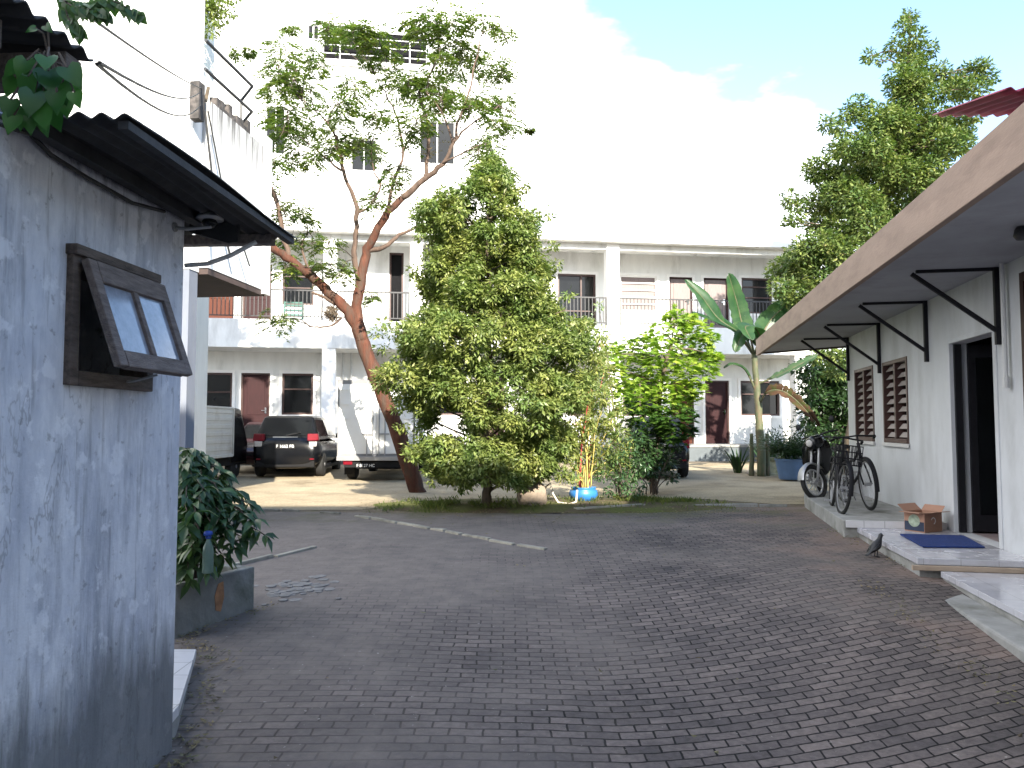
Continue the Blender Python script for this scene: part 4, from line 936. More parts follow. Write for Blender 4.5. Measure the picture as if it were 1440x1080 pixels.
# ------------------------------------------------------------------ lime-green small tree
def lime():
    r = random.Random(55); base = Vector(at(919, 690, 14.4)); base.z = g(base.x, base.y)-.05
    T = thing('lime_tree', 'bright lime-green broad-leaved young tree beside the conical tree', 'tree', base); m = MB(); t = MB()
    cl = [(950,447,.22),(968,450,.18),(930,470,.28),(905,482,.25),(960,470,.3),(985,466,.28),(998,478,.2),(880,490,.26),(862,498,.2),(900,505,.35),(930,500,.4),(960,500,.38),(985,498,.3),(1003,500,.16),(860,520,.25),(885,530,.36),(915,530,.42),(945,530,.42),(972,528,.34),(994,520,.2),(868,550,.28),(895,558,.38),(928,558,.4),(955,560,.32),(978,548,.2),(890,585,.34),(915,590,.36),(942,590,.34),(965,585,.2),(968,605,.14),(895,612,.28),(925,615,.3),(950,612,.26),(905,635,.22),(930,640,.24)]
    A = lambda a, b, Y: at(a, b, Y)-base
    for i in range(2):
        pass
    pth = tube_path(t, [(0,0,-.05), A(920,655,14.4), A(926,600,14.4), A(930,540,14.4), A(945,480,14.4)], .085, .03, 9, .015, r)
    for px_, py, R_ in cl:
        c = A(px_, py, 14.4+r.uniform(-.8, .8)*min(1, R_/.35))
        low = py > 575
        for _ in range(int(45+430*R_*R_)):
            d = rdir(r, .2); k = R_*r.random()**.4; p = c+d*k
            # palmate leaf: five lobes
            ax = Vector((d.x, d.y, -.15+r.gauss(0,.2))).normalized(); up = Vector((r.gauss(0,.3), r.gauss(0,.3), 1)).normalized(); sd = ax.cross(up).normalized()
            s = r.uniform(.7, 1.15)
            for a in (-1.15, -.55, 0, .55, 1.15): m.leaf(p, (ax*cos(a)+sd*sin(a)+Vector((0,0,-.15))).normalized(), up, .135*s*(1-.2*abs(a)), .05*s, .1, 1 if low else 0)
        nr = min(pth, key=lambda q: (q-c).length); tube_path(t, [nr, (nr+c)/2+Vector((0,0,.05)), c], .018, .006, 5, .01, r, 3)
    m.build('crown', [M['leaf_lime'], leafmat('deeper_lime_leaf', (.035,.085,.018), (.08,.15,.03), .4, .4)], T); t.build('trunk', M['bark'], T, smooth=True)
lime()

# ------------------------------------------------------------------ croton with yellow-red stems in a blue pot
def pot(parent, c, r0, h, m, name='pot'):
    return MB().lathe(c, [(r0*.72, 0), (r0*.80, h*.05), (r0, h*.92), (r0*1.08, h*.93), (r0*1.08, h), (r0*.96, h), (r0*.94, h*.86), (0, h*.86)], 28).build(name, m, parent, smooth=False, bevel=.004)
def croton():
    r = random.Random(66); base = Vector((1.16, 12.55, g(1.16, 12.55)+.02)); T = thing('croton_plant', 'yellow-stemmed speckled shrub growing from a squat blue pot', 'plant', base)
    MB().lathe((0,0,0), [(.13,0), (.19,.02), (.235,.10), (.225,.17), (.19,.20), (.21,.215), (.205,.23), (.17,.22), (.16,.18), (0,.18)], 28).build('pot', M['bluepot'], T, smooth=True)
    t = MB(); tr = MB(); m = MB(); A = lambda a, b, Y: at(a, b, Y)-base
    tips = [(795,640),(800,600),(806,570),(815,560),(822,600),(830,570),(838,548),(846,600),(852,560),(862,590),(870,610),(842,500),(850,520),(835,640),(880,630),(812,620),(860,640),(828,530),(855,540),(790,665),(868,575),(874,650),(845,480),(832,505)]
    for i, (a, b) in enumerate(tips):
        e = A(a, b, 12.55+r.uniform(-.45, .45)); s = Vector((r.uniform(-.1,.1), r.uniform(-.1,.1), .18))
        dst = tr if i % 5 == 2 else t
        p = tube_path(dst, [s, s+Vector((e.x*.15, e.y*.2, e.z*.35)), Vector((e.x*.6, e.y*.6, e.z*.72)), e], .013, .005, 5, .006, r)
        for j in range(6, len(p)):
            for _ in range(17):
                d = rdir(r, .3); q = p[j]+Vector((r.gauss(0,.05), r.gauss(0,.05), r.gauss(0,.04))); m.leaf(q, d, (r.gauss(0,.4), r.gauss(0,.4), 1), r.uniform(.07,.13), r.uniform(.022,.036), .15)
        clump(m, e, .15, 150, .09, .028, r, droop=.1)
    t.build('yellow_stems', mat('yellow_stem', (.42,.34,.10), .6, .2, 6), T, smooth=True); tr.build('red_stems', mat('red_stem', (.45,.06,.07), .6, .2, 6), T, smooth=True); m.build('foliage', M['leaf_croton'], T)
croton()
# low plants in the bed
def tuft(name, label, cat, base, n, L, W, lm, seed, spread=.1, lean=.6, seg=4, group=None):
    """blades arching out of one point"""
    r = random.Random(seed); T = None; m = MB()
    for _ in range(n):
        a = r.uniform(0, 2*pi); l = L*r.uniform(.6, 1.1); p = Vector((cos(a)*spread*r.random(), sin(a)*spread*r.random(), 0)); d = Vector((cos(a)*lean*r.random(), sin(a)*lean*r.random(), 1)).normalized(); sd = d.cross(Vector((cos(a), sin(a), 0))); sd = sd.normalized() if sd.length > .01 else Vector((1,0,0))
        vs = []
        for k in range(seg+1):
            w = W*(.5+.7*sin(pi*min(.95, k/seg*.8+.15)))*(1 if k < seg else .1); vs += [p-sd*w/2, p+sd*w/2]
            d = (d+Vector((cos(a)*.10, sin(a)*.10, -.16*k/seg*lean*2))).normalized(); p = p+d*l/seg
        m.add(vs, [(2*k, 2*k+1, 2*k+3, 2*k+2) for k in range(seg)])
    o = m.build(name, lm); o.location = base; return tag(o, label, cat, group)
bush('low_shrub', 'low green weedy shrub between the blue pot and the lime tree trunk', 'shrub', (1.85, 12.6, .14), [(at(x, y, 12.6+dy), R_) for x, y, dy, R_ in ((850,665,0,.2),(865,640,.1,.18),(875,675,0,.2),(890,660,.2,.2),(885,690,-.2,.14),(858,690,-.1,.12),(900,685,.1,.14),(880,640,.3,.22),(900,650,.3,.2),(890,620,.4,.2),(862,620,.4,.18))], 4200, .07, .032, M['leaf_bush'], 14)
bush('dark_shrub', 'dark shrub round the lime tree trunk hiding the car with red tail lights', 'shrub', (2.55, 13.9, .14), [(at(x, y, 13.9+dy), R_) for x, y, dy, R_ in ((900,620,0,.25),(925,635,.2,.24),(905,645,0,.24),(940,650,.2,.2),(915,660,-.1,.2),(890,665,0,.2),(945,670,.3,.14),(930,600,.2,.22),(955,628,.1,.10))], 3600, .10, .05, M['leaf_dark'], 24)
bush('pale_shrub', 'pale variegated shrub glimpsed between the conical tree and the lime tree', 'shrub', (1.9, 13.6, .14), [(at(x, y, 13.6), R_) for x, y, R_ in ((845,470,.2),(838,495,.24),(852,505,.18),(835,525,.2),(848,540,.18),(828,450,.14),(842,430,.12))], 1500, .085, .04, leafmat('pale_variegated_leaf', (.30,.33,.18), (.50,.50,.36), .4, .5), 15)
r = random.Random(77); m = MB()
for i in range(5200):
    k = r.random()
    if k < .5: x, y = r.gauss(2.1, .55), r.gauss(12.65, .28)
    elif k < .8: x, y = r.gauss(-.9, .55), r.gauss(11.75, .25)
    else: x, y = r.uniform(-1.9, 3.4), r.uniform(11.4, 13.1)
    if noise.noise(Vector((x*2.2, y*2.2, 5))) < -.05 or not (-2.1 < x < 3.5 and 11.15 < y < 13.25): continue
    a = r.uniform(0, 2*pi); m.leaf((x, y, bedz(x, y)), Vector((cos(a)*.5, sin(a)*.5, 1)).normalized(), (cos(a+1), sin(a+1), .3), r.uniform(.04, .11), .012, .1)
tag(m.build('grass', M['grass']), 'thin grass and moss growing over the planting bed', None, kind='stuff')
# boulder by the trunk
def rock(name, label, loc, sx, sy, sz, m, seed):
    r = random.Random(seed); mb = MB(); rings = []
    for i in range(9):
        ph = -pi/2+pi*i/8; rg = []
        for k in range(16):
            a = 2*pi*k/16; d = Vector((cos(ph)*cos(a), cos(ph)*sin(a), sin(ph))); f = 1+.22*noise.noise(d*1.7+Vector((seed, 0, 0)))
            rg.append((d.x*sx*f, d.y*sy*f, d.z*sz*f+sz*.7))
        rings.append(rg)
    mb.loft(rings); o = mb.build(name, m, smooth=True); o.location = loc; return tag(o, label, 'rock')
rock('boulder', 'brown boulder under the low branches of the conical tree', (.30, 11.9, .13), .25, .2, .23, M['stone'], 3)
rock('rock', 'small pale stone beside the banana stem', (5.85, 18.9, .17), .10, .09, .08, mat('pale_stone', (.4,.35,.3), .9, .2, 5), 6)
# bent white pipe beside the boulder
tag(MB().tube([(.50,12.2,.14), (.53,12.2,.40), (.60,12.15,.46), (.64,12.1,.30), (.72,12.05,.17), (.9,12.0,.15), (1.0,12.05,.18), (1.02,12.1,.36)], .018, 7).build('bent_pipe', mat('old_white_pipe', (.5,.45,.38), .6, .2, 5), smooth=True), 'bent off-white pipe between the boulder and the blue pot', 'pipe')

# ------------------------------------------------------------------ banana plant
def banana():
    r = random.Random(88); base = Vector((6.02, 18.6, .18)); T = thing('banana_plant', 'banana plant with broad upright leaves and a drooping dry leaf', 'plant', base)
    A = lambda a, b, Y: at(a, b, Y)-base
    t = MB()
    top = A(1062, 520, 18.6)
    tube_path(t, [(0,0,-.1), A(1069,620,18.6), A(1066,570,18.6), top, A(1060,492,18.6)], .115, .06, 12, .006, r)
    for dx in (.16, -.22): tube_path(t, [(dx,.1,-.05), (dx+.02,.1,.5), (dx+.0,.05,1.0)], .07, .04, 8, .004, r)
    t.build('stem', M['bananastem'], T, smooth=True)
    def bl(name, mid, w, m, up, petiole=.14, fold=.12, seed=1, tear=.12):
        rr = random.Random(seed); mb = MB(); P = []
        P4 = [Vector(p) for p in mid]
        for i in range(len(P4)-1):
            a = P4[max(i-1,0)]; b = P4[i]; c = P4[i+1]; d = P4[min(i+2, len(P4)-1)]
            for k in range(8):
                q = k/8; P.append(.5*((2*b)+(c-a)*q+(2*a-5*b+4*c-d)*q*q+(3*b-a-3*c+d)*q**3))
        P.append(P4[-1]); n = len(P)-1; up = Vector(up)
        prev = {}
        for i in range(n):
            f0, f1 = i/n, (i+1)/n
            if f1 < petiole: continue
            def hw(f): s_ = max(0, min(1, (f-petiole)/(1-petiole))); return w*min(1, (s_*7)**.6)*(1-s_**5)**.7*(1-.25*s_)
            d0 = (P[min(i+1,n)]-P[max(i-1,0)]).normalized(); d1 = (P[min(i+2,n)]-P[i]).normalized()
            for sg in (-1, 1):
                s0 = d0.cross(up).normalized()*sg; s1 = d1.cross(up).normalized()*sg; n0 = s0.cross(d0)*sg; n1 = s1.cross(d1)*sg
                g0 = P[i]+s0*hw(f0)*.97-n0*fold*w*-1; g1 = P[i+1]+s1*hw(f1)*(1-tear*(rr.random() < .35))-n1*fold*w*-1
                e0 = g0 if rr.random() < .3 else prev.get(sg, g0)
                m0 = (P[i]+e0)/2+n0*.03; m1 = (P[i+1]+g1)/2+n1*.03; prev[sg] = g1
                vs = [P[i], m0, e0, g1, m1, P[i+1]]
                mb.add(vs, [(0, 1, 4, 5), (1, 2, 3, 4)] if sg > 0 else [(5, 4, 1, 0), (4, 3, 2, 1)])
        o = mb.build(name, m, T, smooth=True)
        MB().tube(P, [lerp(.03, .006, i/n) for i in range(n+1)], 6).build('midrib', M['bananastem'], o, smooth=True)
        return o
    c = A(1060, 500, 18.6)
    bl('leaf', [c, A(1046,465,18.5), A(1036,425,18.4), A(1024,384,18.2)], .30, M['banana'], (.2,-1,.1), .22, seed=1)
    bl('leaf', [c, A(1040,470,18.3), A(1010,448,18.1), A(985,415,18.0), A(962,394,18.0)], .24, M['banana'], (-.4,-.6,.8), .2, seed=2)
    bl('leaf', [c, A(1035,468,18.3), A(1005,452,18.0), A(972,440,17.8)], .2, M['banana'], (0,-.6,1), .2, seed=3)
    bl('leaf', [c, A(1072,470,18.6), A(1088,445,18.7), A(1112,425,18.9)], .36, M['banana'], (.5,-.8,.5), .15, seed=4)
    bl('leaf', [c, A(1056,478,18.2), A(1048,468,17.9), A(1040,478,17.6), A(1034,496,17.5)], .22, M['banana'], (0,-.6,.9), .2, seed=5)
    bl('leaf', [c, A(1070,480,18.2), A(1062,462,17.9), A(1048,460,17.5), A(1058,480,17.2)], .30, M['banana'], (0,-.5,.9), .15, seed=15)
    bl('leaf', [A(1065,540,18.6), A(1090,530,18.4), A(1120,515,18.2), A(1150,500,18.2)], .22, leafmat('shaded_banana', (.05,.09,.05), (.07,.12,.06), .3, .5), (0,-.5,1), .25, seed=6, tear=.4)
    bl('leaf', [A(1062,548,18.6), A(1048,520,18.5), A(1030,512,18.4), A(1018,518,18.4)], .07, M['banana'], (0,-.5,1), .2, seed=7)
    o = bl('dry_leaf', [A(1068,570,18.6), A(1078,552,18.3), A(1100,550,18.0), A(1125,568,17.8), A(1152,600,17.7)], .17, M['banana_dry'], (-.3,-.9,.4), .25, fold=.3, seed=9, tear=.3); o['label'] = 'brown dried drooping leaf'
banana()
# pots and plants at the far right
T = thing('potted_plant', 'bushy green plant in a large blue tub by the bicycles', 'plant', (6.25, 17.3, .17))
MB().lathe((0,0,0), [(.24,0), (.26,.03), (.33,.42), (.35,.43), (.35,.46), (.31,.46), (.30,.38), (0,.38)], 28).build('pot', mat('dull_blue_tub', (.07,.13,.25), .5, .15, 5), T)
m = MB(); r = random.Random(15)
for _ in range(150):
    a = r.uniform(0, 2*pi); sprig(m, (r.gauss(0,.12), r.gauss(0,.12), .42), (cos(a)*r.uniform(.1,1), sin(a)*r.uniform(.1,1), 1), r.uniform(.4, .95), 8, .13, .03, r, droop=.9)
clump(m, (0, 0, .65), .4, 500, .13, .04, r)
m.build('foliage', M['leaf_dark'], T)
T = thing('stone_planter', 'mossy square stone planter with green shoots behind the banana stem', 'planter', (6.35, 19.0, .17), .15)
m = MB(); m.box(-.02-.2, .2, -.2, .2, 0, .36); m.box(-.26, .26, -.26, .26, .36, .42); m.box(-.26, .26, -.26, .26, -.02, .05); m.build('box', mat('mossy_stone', (.28,.26,.17), .9, .3, 6, dirt=(.12,.13,.05), dscale=5), T, bevel=.01)
m = MB()
for _ in range(70):
    a = r.uniform(0, 2*pi); sprig(m, (r.gauss(0,.1), r.gauss(0,.1), .38), (cos(a)*r.random(), sin(a)*r.random(), 1), r.uniform(.3,.7), 7, .12, .03, r, droop=.7)
m.build('foliage', M['leaf_dark'], T)
tuft('spiky_plant', 'spiky upright plant left of the banana stem', 'plant', (5.75, 19.6, .18), 26, .75, .05, M['leaf_dark'], 3, .12, .45)
tuft('spiky_plant', 'thin bladed plant right behind the banana stem', 'plant', (6.6, 19.7, .18), 34, .95, .045, M['leaf_dark'], 4, .2, .6)
tuft('spiky_plant', 'dark bladed plant between the blue tub and the motorcycle', 'plant', (6.9, 17.6, .18), 40, 1.05, .05, M['leaf_dark'], 5, .25, .7)

# ------------------------------------------------------------------ bush on the planter
def planter_bush():
    r = random.Random(99); base = Vector((-2.35, 5.55, .18)); T = thing('leafy_bush', 'dark long-leaved bush spilling from the planter beside the shed', 'bush', base)
    t = MB(); m = MB(); A = lambda a, b, Y: at(a, b, Y)-base
    tips = [(372,752,5.35),(360,730,5.3),(350,708,5.5),(335,690,5.6),(318,668,5.6),(300,655,5.7),(285,645,5.6),(268,640,5.5),(258,655,5.3),(262,700,5.1),(262,740,5.1),(270,770,5.1),(265,800,5.15),(320,745,5.2),(330,770,5.3),(315,785,5.35),(345,760,5.4),(300,700,5.3),(310,720,5.25),(285,690,5.2),(285,760,5.1),(325,700,5.6),(290,800,5.15),(255,780,5.2),(255,720,5.4),(300,740,5.2),(270,670,5.3),(342,722,5.3),(310,690,5.35),(275,720,5.05),(268,815,5.2),(295,780,5.3)]
    for a, b, Y in tips:
        e = A(a, b, Y); s = Vector((r.gauss(0,.06), r.gauss(0,.06), 0)); mid = Vector((e.x*.45, e.y*.45, max(e.z*.8, .2)+.22))
        p = tube_path(t, [s, (s+mid)/2+Vector((0,0,.08)), mid, e], .011, .004, 5, .004, r, 5)
        for q in p[5:]:
            for _ in range(4):
                a2 = r.uniform(0, 2*pi); d = Vector((cos(a2)*.8+.25, sin(a2)*.8-.1, r.uniform(-1.1, .15))).normalized(); L = r.uniform(.09, .17)
                up = Vector((r.gauss(0,.3)+.2, r.gauss(0,.3)-.3, 1))
                # two-segment drooping leaf
                sd = d.cross(up).normalized(); w = L*.17; d2 = (d+Vector((0,0,-.55))).normalized(); q1 = q+d*L*.5; q2 = q1+d2*L*.5; nn = sd.cross(d)*w*.35
                m.add([q, q+d*L*.2+sd*w*.8+nn, q1+sd*w+nn, q2, q1-sd*w+nn, q+d*L*.2-sd*w*.8+nn, q1, q+d*L*.2], [(0,1,7), (1,2,6,7), (2,3,6), (0,7,5), (7,6,4,5), (6,3,4)])
    m.build('foliage', M['leaf_bush'], T, smooth=True); t.build('stems', M['twig'], T, smooth=True)
planter_bush()
B = thing('bottle', 'pale green plastic bottle with a blue cap upright among the bush leaves', 'bottle', at(292, 806, 5.10)); B.scale = (.7, .7, .75)
MB().lathe((0,0,0), [(.045,0), (.052,.01), (.05,.06), (.053,.10), (.05,.14), (.053,.18), (.045,.23), (.022,.28), (.018,.30)], 20).build('body', M['greenglass'], B, smooth=True)
MB().lathe((0,0,.30), [(.024,0), (.026,.005), (.026,.022), (.022,.028)], 20).lathe((0,-.01,.33), [(.038,0), (.042,.01), (.038,.03), (.02,.038)], 16).build('cap', M['bluecap'], B, smooth=True)
tag(MB().lathe((0,0,0), [(.032,0), (.036,.004), (.042,.085), (.044,.088), (.038,.088), (.033,.01), (0,.01)], 20).build('cup', mat('dull_blue_cup', (.08,.17,.32), .4, .15, 6), loc=pp(.0, .06, .302) and Vector((-2.08, 5.5, 0))+Vector(pp(.0, .035, .302))), 'dull blue cup on the planter rim beside the green bottle', 'cup')
m = MB(); r = random.Random(2)
P = [pp(.08, .0, .302), pp(.20, -.01, .302), pp(.34, .02, .302), pp(.34, .07, .302), pp(.1, .075, .302)]
m.prism(P, (0,0,.006)); 
for i in range(3): m.prism([pp(.1+i*.07, .01, .309), pp(.16+i*.07, .005, .309), pp(.17+i*.06, .05, .309), pp(.11+i*.07, .06, .309)], (0, 0, .014-.004*i))
o = m.build('wrapper', M['wrapper'], bevel=.002); o.location = (-2.08, 5.5, 0); tag(o, 'crumpled red and white wrapper lying on the planter rim', 'wrapper')

# ------------------------------------------------------------------ vine and sprig at the upper left
def heart(mb, c, d, n, s):
    c = Vector(c); d = Vector(d).normalized(); n = Vector(n).normalized(); x = d.cross(n).normalized(); n = x.cross(d).normalized()
    out = [(0,0), (.28,-.16), (.46,.02), (.47,.28), (.34,.58), (.14,.86), (0,1.08)]
    mid = [(0, y) for (_, y) in out]; mid[1] = (0, .05); mid[2] = (0, .15)
    vs = []; 
    def P(x_, y_, z_): return c+x*x_*s+d*y_*s+n*z_*s
    b = [P(0, m_[1], .0-.10*m_[1]**2) for m_ in mid]; R_ = [P(o_[0], o_[1], .10*o_[0]*2-.16*o_[1]**2) for o_ in out]; L_ = [P(-o_[0], o_[1], .10*o_[0]*2-.16*o_[1]**2) for o_ in out]
    k = len(out); vs = b+R_+L_; fs = []
    for i in range(k-1): fs += [(i, k+i, k+i+1, i+1), (i+1, 2*k+i+1, 2*k+i, i)]
    mb.add(vs, fs)
def vine():
    r = random.Random(12); base = Vector(at(70, 85, 1.98)); T = thing('vine', 'vine with broad heart-shaped leaves hanging from the shed roof', 'vine', base); m = MB(); t = MB()
    L = [(55,100,(-.2,-.2,-1),.115),(40,118,(.2,-.2,-.9),.10),(68,110,(.3,-.3,-.7),.12),(32,160,(0,-.2,-1),.10),(58,160,(.2,0,-1),.095),(75,165,(.3,0,-1),.09),(95,105,(.6,-.1,-.8),.10),(85,128,(.3,0,-1),.085),(20,172,(-.2,-.2,-1),.08),(48,140,(.0,-.3,-.9),.11),(80,140,(.1,-.2,-1),.09),(42,175,(.1,-.1,-1),.07),(62,180,(.1,.1,-1),.065),(30,100,(-.4,-.3,-.5),.09),(100,120,(.5,0,-1),.06),(66,90,(.2,-.4,-.5),.09),(22,120,(-.3,-.3,-1),.09),(38,95,(-.2,-.3,-.8),.09),(105,140,(.4,-.2,-1),.07),(90,150,(.3,-.2,-1),.08),(15,150,(-.1,-.2,-1),.08),(70,130,(0,-.4,-.9),.10),(50,120,(-.2,-.4,-.9),.10),(60,150,(.1,-.3,-1),.09),(50,50,(-.6,-.2,-.3),.04),(64,46,(.5,-.2,-.5),.045)]
    for (px_, py, d, s) in L:
        c = at(px_, py-10, 1.95+r.uniform(-.06, .05))-base; heart(m, c, d, (r.uniform(-.2, .5), -1, r.uniform(.1, .6)), s*.62); t.tube([Vector((0,0,.0)), c*.5+Vector((0,0,.03)), c], .003, 4)
    m.build('foliage', M['leaf_vine'], T, smooth=True); t.build('stems', M['twig'], T)
vine()
def topsprig():
    base = Vector(at(60, -30, 2.5)); T = thing('leafy_sprig', 'leafy sprig arching over the shed roof edge at the top', 'sprig', base); m = MB(); t = MB(); r = random.Random(5)
    A = lambda a, b, Y: at(a, b, Y)-base
    ar = [[A(60,-30,2.5), A(95,2,2.45), A(120,6,2.4), A(160,2,2.4), A(196,22,2.4)], [A(60,-30,2.5), A(88,0,2.45), A(96,25,2.4), A(112,44,2.4)], [A(60,-30,2.5), A(100,8,2.4), A(130,14,2.38), A(150,22,2.38)]]
    for a in ar:
        p = tube_path(t, a, .004, .0015, 5, 0, r, 5)
        for i, q in enumerate(p[4:]):
            for s in (-1, 1):
                d = Vector((.35*s+r.gauss(0,.15)+.3, r.gauss(0,.3), -.8+r.gauss(0,.25))); heart(m, q, d, (r.gauss(0,.4), -1, .5), r.uniform(.028, .045))
    m.build('foliage', leafmat('backlit_leaf', (.045,.10,.035), (.09,.17,.06), .35, .4), T, smooth=True); t.build('stems', M['twig'], T)
topsprig()
# ------------------------------------------------------------------ vehicles
def sect(y, hw, zb, zt, e=3.6, n=24):
    P = []
    for k in range(n):
        a = 2*pi*(k+.5)/n; c, s = cos(a), sin(a)
        P.append((math.copysign(abs(c)**(2/e), c)*hw, y, (zb+zt)/2+math.copysign(abs(s)**(2/e), s)*(zt-zb)/2))
    return P
def wheel(parent, x, y, r, w, side, name='wheel'):
    m = MB().lathe((x-w/2, y, r), [(r*.62, 0), (r*.9, 0), (r, w*.15), (r, w*.85), (r*.9, w), (r*.62, w)], 28, axis=(1,0,0)).build(name, M['tyre'], parent, smooth=True)
    q = MB(); ox = x+side*(w/2-.015)
    q.ring((ox, y, r), (1,0,0), r*.62, .012, 24, 6); q.lathe((ox-.01, y, r), [(r*.16, 0), (r*.16, .03)], 12, axis=(1,0,0))
    for k in range(7):
        a = 2*pi*k/7; q.bar((ox, y+cos(a)*r*.14, r+sin(a)*r*.14), (ox, y+cos(a)*r*.62, r+sin(a)*r*.62), .02, .04)
    q.lathe((x-.01, y, r), [(r*.6, 0), (r*.6, .02)], 20, axis=(1,0,0))
    q.build('rim', M['alloy'], m)
def car(label, loc, rz, paint, sc=1.0, group=None, plate=None, tall=0):
    T = thing('parked_car', label, 'car', loc, rz, group); T.scale = (sc, sc, sc)
    st = [(-.02,.60,.36,.70),(.0,.70,.28,.80),(.05,.77,.23,.95),(.16,.81,.21,1.00),(.45,.83,.2,1.0),(1.5,.84,.19,.985),(2.55,.835,.19,.97),(3.0,.82,.2,.95),(3.45,.79,.22,.87),(3.75,.73,.25,.78),(3.9,.63,.3,.68),(3.94,.5,.36,.6)]
    b = MB().loft([sect(*s) for s in st])
    body = b.build('body', paint, T, smooth=True)
    # cabin: five-sided house with raked ends
    zb, zt = .93, 1.47; B = [(-.77,.10),(.77,.10),(.79,1.5),(.76,3.0),(-.76,3.0),(-.79,1.5)]; Tt = [(-.60,.36),(.60,.36),(.62,1.3),(.58,2.15),(-.58,2.15),(-.62,1.3)]
    c = MB(); vs = [(x,y,zb) for x,y in B]+[(x,y,zt) for x,y in Tt]; c.add(vs, [(0,1,7,6),(1,2,8,7),(2,3,9,8),(3,4,10,9),(4,5,11,10),(5,0,6,11)])
    top = [(x*.9, lerp(y,1.3,.12), zt+.045) for x,y in Tt]; c.add([(x,y,zt) for x,y in Tt]+top, [(i,(i+1)%6,(i+1)%6+6,i+6) for i in range(6)]+[(6,7,8,9,10,11)])
    c.build('cabin', paint, T, bevel=.02, seg=3)
    def pane(name, p, ins, mm=M['glass']):
        p = [Vector(q) for q in p]; n = (p[1]-p[0]).cross(p[3]-p[0]).normalized(); cc = sum(p, Vector())/4
        q = [v.lerp(cc, 0)+(cc-v)*ins+n*.008 for v in p]; return MB().prism([v-n*.006 for v in q], n*.012).build(name, mm, T, bevel=.004)
    V = [Vector(v) for v in vs]
    pane('rear_window', [V[0].lerp(V[6],.12), V[1].lerp(V[7],.12), V[7].lerp(V[1],.05), V[6].lerp(V[0],.05)], .10)
    pane('windscreen', [V[3].lerp(V[9],.1), V[4].lerp(V[10],.1), V[10].lerp(V[4],.04), V[9].lerp(V[3],.04)], .08)
    for (a, b_) in ((1,2),(2,3)):
        pane('side_window', [V[a].lerp(V[a+6],.1), V[b_].lerp(V[b_+6],.1), V[b_+6].lerp(V[b_],.06), V[a+6].lerp(V[a],.06)], .09)
    for (a, b_) in ((4,5),(5,0)):
        pane('side_window', [V[a].lerp(V[a+6],.1), V[b_].lerp(V[b_+6],.1), V[b_+6].lerp(V[b_],.06), V[a+6].lerp(V[a],.06)], .09)
    MB().bar((-.5,.02,.50), (.5,.02,.50), .06, .05).bar((-.70,.05,.33), (.70,.05,.33), .12, .16).build('bumper', M['blackplastic'], T, bevel=.03)
    for s in (-1, 1):
        x0, x1 = (.52,.79) if s > 0 else (-.79,-.52)
        if tall:
            MB().prism([(x0+.1*(s>0),.03,.74),(x1-.1*(s<0),.03,.74),(x1-.1*(s<0)-.03*s,.10,1.2),(x0+.1*(s>0)+.02,.10,1.2)], (0,.07,0)).build('tail_light', M['redlamp'], T, bevel=.01)
        else:
            MB().prism([(x0,.0,.90),(x1,.02,.90),(x1-.02*(s>0),.03,1.07),(x0+.02*(s<0),.02,1.07)], (0,.16,0)).build('tail_light', M['redlamp'], T, bevel=.015)
            MB().prism([(x0+.05,-.005,.76),(x1-.05,.0,.76),(x1-.04,.0,.885),(x0+.04,-.005,.885)], (0,.1,0)).build('reversing_light', M['clearlamp'], T, bevel=.012)
        MB().box(s*.64-.05, s*.64+.05, -.02, .0, .44, .47).build('reflector', M['redlamp'], T)
        MB().prism([(s*.83,2.35,.93),(s*1.0,2.33,.95),(s*1.0,2.33,1.09),(s*.84,2.35,1.07)], (0,.08,0)).build('mirror', paint, T, bevel=.02)
        MB().bar((s*.845,1.05,.86), (s*.845,1.22,.86), .02, .025).bar((s*.842,2.0,.85), (s*.842,2.17,.85), .02, .025).build('door_handle', M['chrome'], T)
        MB().box(s*.8-.04, s*.8+.04, .75, 2.75, .19, .26).build('sill', M['blackplastic'], T)
        hl_ = MB().prism([(s*.45,3.72,.66),(s*.70,3.66,.66),(s*.72,3.60,.80),(s*.46,3.68,.78)], (0,.14,0)).build('headlight', M['clearlamp'], T, bevel=.02)
        for y in (.66, 3.08): wheel(T, s*.745, y, .30, .19, s)
    MB().bar((-.3,-.005,.99), (.3,-.005,.99), .03, .03).build('trim_strip', M['chrome'], T)
    p = MB().box(-.24, .24, -.04, -.025, .70, .83).build('number_plate', M['blackplastic'], T)
    if plate: text_part(plate, .105, M['platewhite'], p, Matrix.Translation((0,-.0425,.765)) @ Matrix.Rotation(pi/2, 4, 'X'))
    MB().bar((0,.06,1.03), (.33,.14,1.10), .02).build('wiper', M['blackplastic'], T)
    MB().box(-.2, .2, 3.9, 3.95, .52, .6).build('grille', M['blackplastic'], T)
    return T
G = 'cars parked in the courtyard'
car('black hatchback parked tail-first between the grey pickup and the white truck', (-5.28, 17.95, g(-5.3, 18)), radians(4), M['black_paint'], .955, G, 'F 1662 PB')
car('dark red car facing out behind the grey truck box', (-6.62, 22.35, g(-6.8, 20)), radians(181), M['dkred_paint'], .84, G)
car('dark car with red tail lights half hidden behind the lime-green tree', (3.33, 17.6, g(3.3, 17.6)), 0, M['black_paint'], .94, G, 'F 1480 KL', 1)

